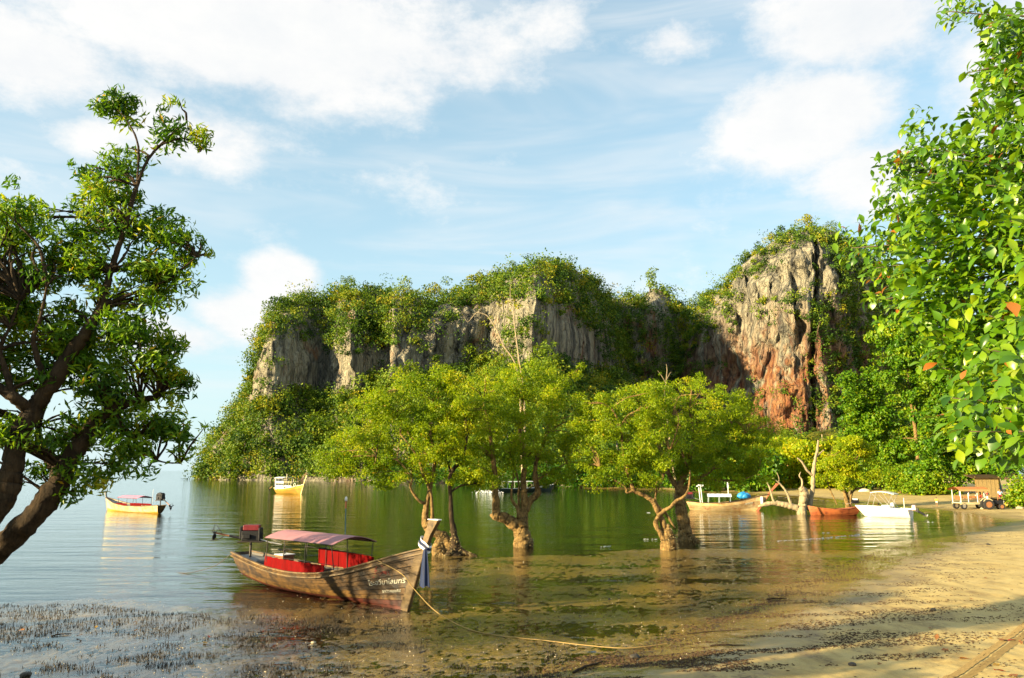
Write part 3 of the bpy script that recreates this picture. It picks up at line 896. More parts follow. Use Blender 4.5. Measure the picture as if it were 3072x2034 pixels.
tree('mangrove_tree', 'stout golden mangrove with a thick elbowed limb, midmost of the grove', b2,
     [('trunk', [(1572, 1650, 0, 0.64), (1570, 1620, 0, 0.55), (1563, 1584, 0, 0.48), (1568, 1550, 0, 0.39), (1574, 1520, 0, 0.26), (1572, 1480, 0, 0.21), (1569, 1440, 0.1, 0.17), (1574, 1380, 0.2, 0.14), (1560, 1300, 0.3, 0.10), (1570, 1200, 0.3, 0.06)]),
      ('limb', [(1566, 1596, 0, 0.40), (1545, 1574, -0.1, 0.37), (1515, 1556, -0.2, 0.33), (1491, 1548, -0.3, 0.30), (1478, 1540, -0.3, 0.20)]),
      ('limb', [(1492, 1550, -0.3, 0.27), (1490, 1523, -0.3, 0.22), (1486, 1478, -0.3, 0.19), (1484, 1431, -0.3, 0.18), (1480, 1380, -0.4, 0.15), (1470, 1300, -0.4, 0.10), (1450, 1200, -0.3, 0.06)]),
      ('limb', [(1576, 1530, 0, 0.26), (1592, 1500, 0.2, 0.20), (1607, 1488, 0.3, 0.20), (1613, 1468, 0.3, 0.17), (1606, 1430, 0.3, 0.15), (1610, 1380, 0.4, 0.13), (1640, 1300, 0.5, 0.09), (1660, 1210, 0.5, 0.05)]),
      ('branch', [(1557, 1555, -0.2, 0.13), (1553, 1525, -0.2, 0.11), (1540, 1508, -0.3, 0.10), (1534, 1490, -0.3, 0.07), (1538, 1450, -0.3, 0.05), (1542, 1430, -0.3, 0.04)]),
      ('branch', [(1557, 1560, 0.1, 0.10), (1556, 1500, 0.1, 0.08), (1555, 1440, 0.2, 0.06), (1530, 1360, 0.2, 0.04)]),
      ('branch', [(1610, 1440, 0.3, 0.08), (1650, 1415, 0.5, 0.06), (1700, 1390, 0.7, 0.04)])],
     [(1560, 1180, 150, 80, 0.2), (1450, 1230, 110, 100, -0.2), (1640, 1240, 120, 100, 0.4), (1500, 1330, 130, 90, 0), (1640, 1360, 120, 70, 0.5), (1420, 1360, 70, 60, -0.4), (1720, 1340, 60, 70, 0.6), (1600, 1125, 90, 40, 0.2), (1690, 1160, 55, 60, 0.3), (1390, 1180, 60, 60, -0.2), (1450, 1440, 60, 25, -0.3), (1680, 1430, 60, 28, 0.6), (1760, 1240, 45, 60, 0.6)],
     48000, (0.135, 0.072), BARK, MANG, 23, subs=360, group='mangroves standing in the shallows', oysters=170, tint_mu=0.52, reachn=60)
b3 = G(2003, 1651)
tree('mangrove_tree', 'gnarled split mangrove stump with crossing stems on the mud spit', b3,
     [('trunk', [(2008, 1660, 0, 0.50), (2006, 1630, 0, 0.46), (2004, 1605, 0, 0.38), (2006, 1585, 0, 0.16), (2003, 1572, 0, 0.06)]),
      ('stem', [(1990, 1615, -0.1, 0.17), (1974, 1588, -0.1, 0.14), (1967, 1568, -0.1, 0.13), (1976, 1550, -0.1, 0.12), (1991, 1533, -0.1, 0.11), (2010, 1522, -0.2, 0.10), (2030, 1502, -0.2, 0.09), (2052, 1490, -0.3, 0.08), (2066, 1462, -0.3, 0.06), (2070, 1410, -0.3, 0.04)]),
      ('stem', [(1994, 1600, 0.1, 0.20), (1988, 1565, 0.1, 0.18), (1974, 1535, 0.1, 0.16), (1963, 1510, 0.1, 0.15), (1950, 1496, 0.1, 0.14), (1932, 1486, 0, 0.13), (1903, 1472, -0.1, 0.12), (1894, 1450, -0.1, 0.11), (1878, 1400, -0.1, 0.10), (1868, 1340, -0.1, 0.08), (1862, 1280, 0, 0.06), (1835, 1225, 0, 0.04)]),
      ('stem', [(2024, 1585, 0.1, 0.07), (1998, 1541, 0.1, 0.08), (1976, 1521, 0.1, 0.08), (1966, 1490, 0.1, 0.06), (1990, 1430, 0.1, 0.05), (2010, 1350, 0.1, 0.04)]),
      ('branch', [(1903, 1470, -0.1, 0.08), (1880, 1478, -0.2, 0.06), (1876, 1462, -0.2, 0.05), (1830, 1430, -0.3, 0.04), (1800, 1400, -0.4, 0.03)])],
     [(1860, 1230, 90, 60, 0), (1830, 1330, 80, 70, -0.2), (1920, 1290, 90, 90, 0), (1880, 1410, 80, 50, -0.1), (1960, 1400, 90, 60, -0.1), (1960, 1210, 80, 60, 0.1), (1800, 1420, 40, 40, -0.3), (1790, 1250, 60, 60, 0), (1770, 1350, 50, 60, -0.2), (1750, 1420, 45, 35, -0.2), (1740, 1290, 45, 50, 0), (2010, 1330, 70, 80, 0)],
     29000, (0.135, 0.072), BARK, MANG, 24, subs=230, group='mangroves standing in the shallows', oysters=170, tint_mu=0.47, reachn=40)
b4 = G(2056, 1622)
tree('mangrove_tree', 'broad old mangrove with one thick trunk at the right end of the grove', b4,
     [('trunk', [(2062, 1634, 0, 0.62), (2058, 1605, 0, 0.46), (2050, 1560, 0, 0.43), (2042, 1515, 0, 0.40), (2040, 1488, 0, 0.36), (2040, 1460, 0, 0.26), (2060, 1400, 0.1, 0.20), (2080, 1320, 0.1, 0.14), (2070, 1230, 0.1, 0.08), (2075, 1170, 0.1, 0.04)]),
      ('root', [(2060, 1600, 0, 0.30), (2085, 1622, -0.2, 0.18), (2125, 1634, -0.3, 0.06)]),
      ('root', [(2050, 1600, -0.2, 0.28), (2042, 1628, -0.5, 0.18), (2030, 1636, -0.7, 0.07)]),
      ('limb', [(2042, 1480, 0, 0.22), (2070, 1450, 0.2, 0.16), (2120, 1420, 0.3, 0.13), (2180, 1370, 0.5, 0.09), (2240, 1310, 0.6, 0.05)]),
      ('limb', [(2040, 1470, 0, 0.20), (2010, 1430, 0.2, 0.16), (1985, 1360, 0.3, 0.13), (1960, 1280, 0.4, 0.10), (1950, 1200, 0.4, 0.05)]),
      ('branch', [(2090, 1440, 0.2, 0.10), (2150, 1440, 0.1, 0.08), (2220, 1440, 0.1, 0.05), (2270, 1420, 0.2, 0.03)]),
      ('branch', [(2060, 1400, -0.3, 0.10), (2030, 1300, -0.5, 0.08), (2020, 1210, -0.6, 0.05)])],
     [(2060, 1200, 120, 70, 0.1), (2160, 1270, 120, 80, 0.4), (2020, 1290, 110, 90, -0.2), (2130, 1380, 130, 80, 0.2), (2240, 1340, 80, 70, 0.6), (2030, 1400, 100, 60, -0.3), (2260, 1410, 60, 45, 0.5), (2170, 1440, 90, 35, 0.2), (1960, 1190, 60, 50, 0.3), (2200, 1230, 70, 60, 0.5), (2290, 1300, 40, 60, 0.8), (1985, 1160, 30, 25, 0.2)],
     48000, (0.14, 0.074), BARK, MANG, 25, subs=360, group='mangroves standing in the shallows', oysters=170, tint_mu=0.48, reachn=60)

# --- pale bare trunks standing up behind the mangroves
bd = G(1572, 1520)
tree('dead_tree', 'tall bare bleached tree bending left above the middle mangrove', bd,
     [('trunk', [(1572, 1530, 0, 0.216), (1566, 1350, 0, 0.173), (1560, 1180, 0, 0.115), (1545, 1090, 0, 0.108), (1513, 1040, 0, 0.101), (1490, 990, 0, 0.086), (1466, 952, 0, 0.072), (1448, 941, 0, 0.065), (1428, 940, 0, 0.058), (1404, 965, 0, 0.036), (1390, 946, 0, 0.014)]),
      ('branch', [(1470, 960, 0, 0.043), (1480, 945, 0.3, 0.022), (1492, 950, 0.4, 0.014)])], [], 0, (0, 0), DEADWOOD, MANG, 26)
bd2 = G(1568, 1515)
tree('dead_tree', 'tall bare bleached tree standing upright with a forked tip above the middle mangrove', bd2,
     [('trunk', [(1568, 1530, 0, 0.202), (1574, 1350, 0, 0.158), (1572, 1180, 0, 0.122), (1562, 1110, 0, 0.108), (1552, 1040, 0, 0.086), (1545, 985, 0, 0.072), (1540, 930, 0, 0.058), (1532, 902, 0, 0.043), (1531, 862, 0, 0.036), (1536, 857, 0, 0.014)]),
      ('branch', [(1555, 1095, 0, 0.050), (1552, 1040, 0.3, 0.043), (1545, 1020, 0.4, 0.036), (1532, 1014, 0.4, 0.022)]),
      ('branch', [(1532, 905, 0, 0.036), (1527, 899, 0, 0.029), (1519, 896, 0, 0.014)])], [], 0, (0, 0), DEADWOOD, MANG, 27)
bd3 = G(2046, 1560)
tree('dead_tree', 'thin bare dead twigs poking out above the right mangroves', bd3,
     [('trunk', [(2046, 1570, 0, 0.130), (2020, 1400, 0, 0.101), (1995, 1200, 0, 0.058), (1998, 1150, 0, 0.043), (2001, 1110, 0, 0.029), (1999, 1092, 0, 0.014)]),
      ('branch', [(1998, 1150, 0, 0.029), (1984, 1126, 0, 0.022), (1973, 1112, 0, 0.014)]),
      ('branch', [(1999, 1140, 0, 0.029), (2010, 1120, 0, 0.022), (2014, 1116, 0, 0.014)])], [], 0, (0, 0), DEADWOOD, MANG, 28)

# --- the fallen tree in the water with its bare trunks
bf = G(2410, 1540)
tree('fallen_tree', 'half-fallen bleached tree with hollow stump lying in the shallows', bf,
     [('stump', [(2405, 1552, 0, 0.615), (2405, 1530, 0, 0.508), (2408, 1505, 0, 0.410), (2412, 1478, 0, 0.451), (2402, 1462, 0, 0.328)]),
      ('trunk', [(2425, 1530, 0.3, 0.279), (2432, 1500, 0.3, 0.246), (2438, 1465, 0.3, 0.221), (2440, 1420, 0.3, 0.197), (2445, 1380, 0.3, 0.164), (2452, 1350, 0.3, 0.131), (2455, 1320, 0.3, 0.098)]),
      ('branch', [(2436, 1425, 0.3, 0.131), (2420, 1410, 0.3, 0.115), (2405, 1385, 0.3, 0.090), (2392, 1374, 0.3, 0.066)]),
      ('branch', [(2446, 1372, 0.3, 0.107), (2462, 1358, 0.3, 0.074), (2472, 1350, 0.3, 0.049)]),
      ('log', [(2398, 1525, 0, 0.344), (2370, 1518, 0.2, 0.328), (2335, 1510, 0.4, 0.279), (2300, 1512, 0.6, 0.230), (2275, 1520, 0.8, 0.098)]),
      ('branch', [(2372, 1515, 0.2, 0.164), (2366, 1490, 0.2, 0.131), (2352, 1465, 0.2, 0.107), (2333, 1445, 0.2, 0.074), (2318, 1435, 0.2, 0.041)]),
      ('branch', [(2336, 1450, 0.2, 0.049), (2337, 1435, 0.2, 0.041), (2330, 1417, 0.2, 0.025)]),
      ('branch', [(2326, 1512, 0.4, 0.148), (2316, 1490, 0.4, 0.115), (2310, 1465, 0.4, 0.090), (2300, 1446, 0.4, 0.057)]),
      ('branch', [(2406, 1462, 0, 0.115), (2406, 1440, 0.1, 0.098), (2398, 1428, 0.1, 0.066), (2402, 1416, 0.1, 0.041)])], [], 0, (0, 0), DEADWOOD, MANG, 29)
bs = G(2545, 1524)
tree('small_mangrove', 'small many-stemmed mangrove behind the brown rowing boat', bs,
     [('trunk', [(2545, 1530, 0, 0.34), (2540, 1505, 0, 0.26), (2534, 1480, 0, 0.18), (2530, 1440, 0, 0.14), (2500, 1380, 0, 0.08)]),
      ('stem', [(2552, 1520, 0, 0.2), (2552, 1490, 0, 0.16), (2562, 1470, 0, 0.14), (2590, 1460, 0, 0.11), (2612, 1440, 0, 0.07), (2640, 1415, 0, 0.04)]),
      ('stem', [(2545, 1500, 0, 0.14), (2542, 1470, 0, 0.12), (2548, 1430, 0, 0.08), (2570, 1380, 0, 0.05)]),
      ('branch', [(2512, 1515, 0.2, 0.05), (2500, 1490, 0.2, 0.09), (2490, 1468, 0.2, 0.08), (2480, 1440, 0.2, 0.05)])],
     [(2490, 1400, 70, 50, 0), (2560, 1380, 70, 60, 0), (2520, 1440, 70, 25, 0), (2610, 1400, 45, 35, 0), (2560, 1330, 50, 40, 0)],
     15000, (0.28, 0.15), BARK, MANG, 30, subs=45, sub_r=(0.7, 1.3), tint_mu=0.58, reachn=20, rr=(0.07, 0.02))
# ------------------------------------------------------------------ the dark leaning tree on the left
DL = 13.5
bl0 = P(-420, 1900, DL)
bl0.z = gz(bl0.x, bl0.y)
def lp(px, py, dd=0.0):
    return P(px, py, DL + dd)
tree('leaning_shore_tree', 'big dark shore tree leaning in from the left edge over the water', bl0,
     [('trunk', [(-420, 2100, 0, 0.304), (-330, 1950, 0, 0.255), (-200, 1800, 0, 0.224), (-60, 1690, 0, 0.206), (60, 1590, 0, 0.200), (150, 1490, 0, 0.194), (190, 1410, 0, 0.164), (240, 1330, 0.1, 0.133), (330, 1230, 0.2, 0.103), (420, 1200, 0.3, 0.061), (470, 1195, 0.3, 0.036)]),
      ('trunk', [(-260, 1800, -0.6, 0.206), (-90, 1620, -0.6, 0.182), (10, 1500, -0.6, 0.169), (35, 1420, -0.6, 0.164), (60, 1310, -0.6, 0.151), (100, 1230, -0.5, 0.146), (150, 1160, -0.5, 0.127), (210, 1060, -0.4, 0.115), (270, 980, -0.3, 0.097), (300, 930, -0.3, 0.073), (330, 820, -0.2, 0.055), (370, 700, -0.2, 0.043), (410, 560, -0.2, 0.034), (450, 470, -0.1, 0.028), (520, 400, 0, 0.018), (560, 365, 0, 0.009)]),
      ('limb', [(90, 1230, -0.5, 0.103), (60, 1205, -0.7, 0.097), (20, 1180, -0.8, 0.085), (-40, 1140, -0.9, 0.073), (-120, 1060, -1.0, 0.048)]),
      ('branch', [(40, 1190, -0.8, 0.055), (20, 1120, -0.8, 0.048), (0, 1050, -0.8, 0.036), (30, 980, -0.8, 0.025), (60, 900, -0.8, 0.018)]),
      ('branch', [(140, 1170, -0.5, 0.055), (120, 1100, -0.7, 0.048), (100, 1020, -0.8, 0.043), (120, 960, -0.8, 0.030), (140, 860, -0.8, 0.018)]),
      ('branch', [(180, 1430, 0, 0.073), (130, 1360, 0.3, 0.066), (115, 1280, 0.4, 0.055), (150, 1180, 0.5, 0.043), (200, 1100, 0.5, 0.030)]),
      ('branch', [(340, 1230, 0.2, 0.055), (390, 1310, 0.4, 0.043), (440, 1290, 0.5, 0.030), (400, 1320, 0.5, 0.025), (470, 1380, 0.6, 0.018), (540, 1390, 0.6, 0.009)]),
      ('branch', [(300, 920, -0.3, 0.036), (400, 880, -0.2, 0.030), (500, 840, 0, 0.018), (590, 770, 0, 0.009)]),
      ('branch', [(410, 560, -0.2, 0.021), (415, 440, -0.2, 0.018), (380, 360, -0.2, 0.012), (330, 310, -0.2, 0.007)]),
      ('branch', [(470, 440, -0.1, 0.018), (540, 415, 0, 0.015), (580, 430, 0, 0.011), (600, 455, 0, 0.006)])],
     [(90, 690, 190, 120, 0), (60, 830, 200, 150, -0.2), (250, 720, 130, 120, 0.1), (330, 600, 130, 90, 0), (250, 520, 70, 70, 0), (450, 700, 100, 90, 0.2), (470, 840, 120, 90, 0.2), (560, 770, 55, 60, 0.2), (330, 860, 150, 110, 0),
      (440, 940, 80, 60, 0.1), (400, 1010, 120, 60, 0.1), (490, 1040, 70, 50, 0.2), (230, 1060, 120, 80, 0), (120, 1400, 90, 60, 0.3), (200, 1300, 110, 70, 0.3), (150, 980, 170, 100, -0.2), (380, 330, 80, 45, 0, 50), (345, 300, 40, 30, -0.1, 40), (530, 315, 55, 60, 0, 40), (600, 420, 35, 50, 0, 35), (500, 400, 60, 35, 0, 40), (420, 430, 70, 45, 0, 45), (380, 500, 70, 50, 0),
      (300, 1130, 190, 110, 0.1), (450, 1120, 120, 70, 0.3), (540, 1180, 55, 60, 0.4), (500, 1280, 90, 40, 0.5), (550, 1340, 40, 55, 0.6), (330, 1260, 160, 80, 0.3), (400, 1360, 90, 50, 0.4), (290, 1420, 90, 60, 0.3), (330, 1445, 50, 35, 0.3), (240, 1470, 40, 30, 0.2),
      (-60, 900, 140, 250, -0.6), (40, 1080, 110, 100, -0.5), (-40, 1270, 70, 90, -0.6), (30, 1320, 60, 60, -0.6), (-260, 1000, 200, 330, -0.6), (-330, 760, 190, 170, -0.5), (-500, 1100, 160, 200, -0.5)],
     36000, (0.165, 0.046), BARK_DARK, LEFTL, 41, subs=720, reachn=420, rr=(0.035, 0.006), sub_r=(0.12, 0.40), tint_mu=0.52, tint_sd=0.20, droop=0.15, gap=0.12, grow=1.04, spread=0.62, volw=0.62)

# trees of the same shore just outside the frame on the left: their shade dapples the boat and the sand
def side_tree(label, x, y, h, cw, n, seed, leafm=LEFTL):
    r = np.random.default_rng(seed)
    random.seed(seed)
    root = thing('shore_tree', label, 'tree', (x, y, gz(x, y)), 0)
    limb(root, 'trunk', [(0, 0, -0.3), (0.3, 0.1, h * 0.25), (0.1, 0.3, h * 0.5), (0.3, 0.2, h * 0.8)], [0.35, 0.28, 0.2, 0.07], BARK_DARK)
    bl = []
    for i in range(9):
        a = r.uniform(0, 6.28)
        q = r.uniform(0.25, 0.8) * cw
        bl.append((Vector((x + q * math.cos(a), y + q * math.sin(a), h * r.uniform(0.45, 0.95))), cw * 0.35, cw * 0.35, cw * 0.24))
        limb(root, 'branch', [(0.2, 0.2, h * r.uniform(0.25, 0.6)), (q * 0.5 * math.cos(a), q * 0.5 * math.sin(a), bl[-1][0].z * 0.85), (q * math.cos(a), q * math.sin(a), bl[-1][0].z)], [0.12, 0.08, 0.03], BARK_DARK)
    leafy_crown(root, bl, n, 0.2, 0.075, leafm, r, subs=70, sub_r=(0.35, 0.8), tint_mu=0.4)
    return root
side_tree('shore tree beyond the left edge whose shade dapples the nearest boat', -20.8, 21.2, 9.4, 4.0, 6500, 51)
side_tree('shore tree beyond the left edge, second from the boat', -18.0, 14.6, 8.0, 3.6, 8000, 52)
side_tree('shore tree beyond the left edge shading the mud', -16.0, 9.0, 9.0, 3.8, 8000, 53)
side_tree('tall shore tree left of the viewpoint whose shadow streaks the sand', -14.0, 3.5, 10.5, 3.8, 8000, 54)
side_tree('shore tree left of the viewpoint shading the near sand', -11.0, -3.0, 10.0, 3.8, 7000, 55)

# ------------------------------------------------------------------ sea almond on the right with its big leaves
def big_leaf(L, W, cup, seed):
    r = random.Random(seed)
    v, f = [], []
    n = 5
    prof = [0.10, 0.42, 0.80, 1.0, 0.72, 0.0]
    for i in range(n + 1):
        t = i / n
        wv = W / 2 * prof[i]
        z = -0.22 * L * t * t + 0.04 * L * math.sin(t * 3)
        v += [(-wv, t * L, z + cup * wv), (0, t * L, z), (wv, t * L, z + cup * wv * 0.8)]
    for i in range(n):
        a = i * 3
        f += [(a, a + 1, a + 4, a + 3), (a + 1, a + 2, a + 5, a + 4)]
    return np.array(v), f
ALM = leaf_mat('sea_almond_leaves', [(0.0, (0.025, 0.085, 0.004)), (0.35, (0.085, 0.20, 0.005)), (0.7, (0.20, 0.31, 0.007)), (0.93, (0.36, 0.37, 0.010)), (0.95, (0.34, 0.09, 0.015)), (1.0, (0.42, 0.16, 0.03))], 0.38, 0.32, 0.5)
AB = mat('sea_almond_bark', (0.10, 0.075, 0.045), 0.85, 0.4, 8.0, bump=0.6)
ra = np.random.default_rng(61)
random.seed(61)
ab = Vector((9.0, 6.5, gz(9.0, 6.5)))
alm = thing('sea_almond_tree', 'sea almond tree with large glossy leaves hanging in from the right edge', 'tree', ab)
APTH = [  # twig tips: px, py, distance
    (2830, 30, 8.2), (2960, 40, 7.6), (3060, 90, 7.4), (2960, 130, 8.0), (2895, 215, 8.4), (2990, 200, 7.4), (3060, 260, 7.0), (2960, 330, 7.8), (3040, 380, 7.0), (2880, 405, 8.0), (2790, 440, 8.4), (2720, 450, 8.8), (2850, 470, 8.0), (2950, 450, 7.4), (3050, 480, 6.8),
    (2690, 545, 9.2), (2760, 540, 9.0), (2850, 560, 8.4), (2940, 550, 7.6), (3040, 580, 6.8), (2680, 640, 9.8), (2740, 650, 9.4), (2830, 640, 8.8), (2920, 650, 8.0), (3010, 660, 7.0), (2600, 700, 10.4), (2545, 740, 10.8), (2640, 720, 10.2), (2720, 740, 9.6), (2810, 740, 9.0), (2900, 750, 8.0), (3000, 760, 7.0),
    (2620, 800, 10.2), (2680, 830, 9.8), (2760, 830, 9.2), (2850, 840, 8.4), (2940, 850, 7.4), (3040, 850, 6.6), (2620, 900, 10.2), (2700, 900, 9.6), (2780, 920, 9.0), (2860, 930, 8.2), (2950, 940, 7.2), (3050, 950, 6.4), (2790, 1010, 8.8), (2860, 1030, 8.0), (2940, 1040, 7.0), (3040, 1050, 6.2), (2820, 1100, 8.2), (2900, 1110, 7.2), (2990, 1130, 6.4), (3060, 1150, 6.0),
    (2850, 1190, 7.2), (2920, 1200, 6.6), (3010, 1220, 6.0), (2850, 1270, 6.8), (2900, 1290, 6.4), (2980, 1290, 6.2), (3050, 1290, 5.8), (3130, 200, 6.8), (3150, 500, 6.4), (3150, 800, 6.0), (3150, 1100, 5.8), (2720, 390, 8.6), (2660, 500, 9.4), (2650, 600, 10.0)]
LEAVES = []
for (px, py, D) in APTH:
    nk = 6 + 4 * int(py > 420) + int(px > 2850)
    for q in range(nk + 1):
        tip = P(px + ra.normal() * 34 * min(q, 1) + 6 * q, py + ra.normal() * 34 * min(q, 1), D * 1.06 + ra.normal() * 0.3 + 0.22 * q)
        ax = Vector((-0.75 + ra.normal() * 0.25, -0.15 + ra.normal() * 0.3, 0.25 + ra.normal() * 0.3)).normalized()
        nl = int(ra.integers(8, 13))
        ph = ra.uniform(0, 6.28)
        for i in range(nl):
            an = ph + i * 2.4
            s1 = ax.cross(Vector((0, 0, 1))).normalized()
            s2 = s1.cross(ax)
            d = (ax * ra.uniform(0.1, 0.8) + (s1 * math.cos(an) + s2 * math.sin(an)) * 1.0 + Vector((0, 0, -0.15))).normalized()
            LEAVES.append((tip - ax * 0.03 * i, d, ra.uniform(0.07, 0.205) * (1.0 if py > 480 else 0.85), float(np.clip(ra.normal(0.42, 0.2), 0, 0.80)) if ra.random() > 0.022 else float(ra.uniform(0.955, 1.0))))
# inner shade leaves fill the crown behind
for i in range(6000):
    px, py = ra.uniform(2700, 3250), ra.uniform(30, 1280)
    edge = np.interp(py, [0, 250, 450, 560, 700, 950, 1100, 1290], [2950, 2960, 2850, 2750, 2690, 2720, 2840, 2950])
    if px < edge:
        continue
    d = Vector((ra.normal() - 0.4, ra.normal() - 0.2, ra.normal() * 0.7 - 0.1)).normalized()
    LEAVES.append((P(px, py, ra.uniform(8.6, 11.0)), d, ra.uniform(0.12, 0.23), float(np.clip(ra.normal(0.38, 0.18), 0, 0.8))))
LV = [big_leaf(1.0, wv, cu, k) for k, (wv, cu) in enumerate(((0.52, 0.35), (0.58, 0.15), (0.48, 0.5)))]
LEAF_ME = []
for k, (v, f) in enumerate(LV):
    for tn in (0.12, 0.25, 0.38, 0.5, 0.62, 0.75, 0.88, 0.96, 0.99):
        me = mesh('leaf', v.astype(np.float32), f, tint=np.full(len(v), tn), smooth=True)
        me.materials.append(ALM)
        LEAF_ME.append((k, tn, me))
def leaf_frame(d):
    up = Vector((random.gauss(0, 0.35) - 0.25, random.gauss(0, 0.35) - 0.35, 1.0))
    x = d.cross(up).normalized()
    z = x.cross(d).normalized()
    return Matrix((x, d, z)).transposed()
order = sorted(range(len(LEAVES)), key=lambda i: -LEAVES[i][2] / LEAVES[i][0].y + (100 if LEAVES[i][0].x / LEAVES[i][0].y > 0.66 or LEAVES[i][0].y > 9.5 else 0))
solo = set(order[:300])
V_, F_, T_ = [], [], []
cnt = 0
for i, (p, d, L, tn) in enumerate(LEAVES):
    M = leaf_frame(d)
    k = int(ra.integers(0, 3))
    if i in solo:
        me = min((m for m in LEAF_ME if m[0] == k), key=lambda m: abs(m[1] - tn))[2]
        o = bpy.data.objects.new('leaf', me)
        COL.objects.link(o)
        o.parent = alm
        o.matrix_local = Matrix.Translation(p - ab) @ M.to_4x4() @ Matrix.Scale(L, 4)
    else:
        v = (LV[k][0] * L) @ np.array(M).T + np.array(tuple(p - ab))
        V_.append(v)
        F_ += [tuple(q + cnt for q in f) for f in LV[k][1]]
        T_.append(np.full(len(v), tn))
        cnt += len(v)
link('foliage', mesh('foliage', np.concatenate(V_), F_, tint=np.concatenate(T_), smooth=True), ALM, alm, kind='stuff')
trunk_pts = [Vector((9.0, 6.5, ab.z - 0.3)), Vector((8.8, 7.0, 2.5)), Vector((8.9, 7.6, 4.5)), Vector((8.6, 8.0, 7.0)), Vector((8.2, 8.2, 9.5))]
limb(alm, 'trunk', to_local(alm, trunk_pts), [0.32, 0.28, 0.25, 0.18, 0.06], AB)
for (px, py, D) in APTH[::2]:
    tip = P(px + 8, py + 4, D * 1.08)
    s = min(trunk_pts[1:], key=lambda q: abs(q.z - (tip.z - 0.6)))
    m1 = s.lerp(tip, 0.5) + Vector((0, 0.25, 0.15))
    limb(alm, 'branch', to_local(alm, [s, m1, tip]), [0.04, 0.018, 0.005], AB, sub=6, w=0.5, n=6)

# ------------------------------------------------------------------ wood behind the far beach on the right
def beach_tree(label, base_px, base_py, D, top_py, wpx, n, seed, leaf=(0.6, 0.40), mu=0.5, group='trees along the back of the beach', lean=0, leafm=VINE, low=0.06):
    r = np.random.default_rng(seed)
    random.seed(seed)
    b0 = P(base_px, base_py, D)
    b0.z = gz(b0.x, b0.y)
    top = P(base_px + lean, top_py, D)
    s = D / F
    root = thing('beach_tree', label, 'tree', b0, 0, group)
    hgt = top.z - b0.z
    W = wpx * s / 2
    limb(root, 'trunk', [Vector((0, 0, -0.3)), Vector((0.2, 0, hgt * 0.3)), Vector((-0.2 + lean * s * 0.5, 0.2, hgt * 0.6)), Vector((lean * s, 0, hgt * 0.92))], [0.35, 0.3, 0.2, 0.06], BARK)
    bl = []
    for i in range(26):
        t = r.uniform(low, 0.93)
        bl.append((b0 + Vector((lean * s * t + r.uniform(-0.75, 0.75) * W * (1.05 - 0.45 * t), r.uniform(-0.5, 0.6) * W, hgt * t)), W * 0.45, W * 0.45, hgt * 0.15))
    leafy_crown(root, bl, n, leaf[0], leaf[1], leafm, r, subs=230, sub_r=(0.8, 1.9), tint_mu=mu)
    for i in range(5):
        c = bl[i][0] - b0
        limb(root, 'branch', [Vector((lean * s * 0.3, 0, hgt * 0.3)), c * 0.6 + Vector((0, 0, hgt * 0.15)), c], [0.14, 0.09, 0.03], BARK)
    return root
beach_tree('low bright tree at the foot of the dome left of the palms', 2370, 1484, 172, 1310, 210, 13600, 71, mu=0.62, leafm=MANG, leaf=(0.65, 0.4))
beach_tree('yellow green bushy tree below the palms', 2480, 1486, 165, 1325, 200, 13600, 72, mu=0.62, leafm=MANG, leaf=(0.65, 0.4))
beach_tree('bright bushy tree beneath the tall thin palm', 2580, 1488, 160, 1320, 190, 11900, 73, mu=0.6, leafm=MANG, leaf=(0.65, 0.4))
beach_tree('leafy tree with a branch reaching left toward the palms', 2660, 1490, 148, 1105, 210, 18700, 74, mu=0.5, lean=-45)
beach_tree('tall creeper-clad tree behind the child on the beach', 2760, 1492, 140, 960, 260, 22100, 75, mu=0.5)
beach_tree('tall dense creeper-clad tree behind the trailer', 2880, 1500, 128, 930, 260, 22100, 76, mu=0.47)
beach_tree('dense dark tree overhanging the plank shelter', 2990, 1490, 126, 950, 250, 18700, 77, mu=0.40, low=0.14)
beach_tree('dense green tree at the right edge behind the beach', 3110, 1500, 115, 900, 260, 18700, 78, mu=0.44)
beach_tree('tall leafy tree rising beyond the right edge', 3230, 1500, 100, 850, 260, 6000, 79, mu=0.45)
beach_tree('low bright bush at the back of the beach left of the trailer', 2700, 1494, 134, 1400, 170, 5000, 80, mu=0.66, leaf=(0.4, 0.28))
beach_tree('low bright bush just left of the orange canopy', 2800, 1499, 126, 1420, 160, 5000, 81, mu=0.64, leaf=(0.4, 0.28))
beach_tree('bright bush at the far right edge beside the beached boat', 3085, 1530, 88, 1440, 90, 4000, 82, mu=0.66, leaf=(0.34, 0.24))
for k, (px, D, tp, wd, mu) in enumerate(((1900, 196, 1400, 240, 0.2), (2050, 185, 1380, 240, 0.25), (2180, 172, 1370, 220, 0.3), (2280, 162, 1350, 200, 0.4), (1740, 205, 1390, 240, 0.2), (1560, 218, 1390, 260, 0.2), (1360, 248, 1395, 240, 0.25), (1180, 282, 1395, 220, 0.3))):
    beach_tree('dark shore tree in the belt along the far waterline', px, 1466, D, tp, wd, 4200, 90 + k, leaf=(0.8, 0.5), mu=mu, group='dark belt of trees along the far waterline')

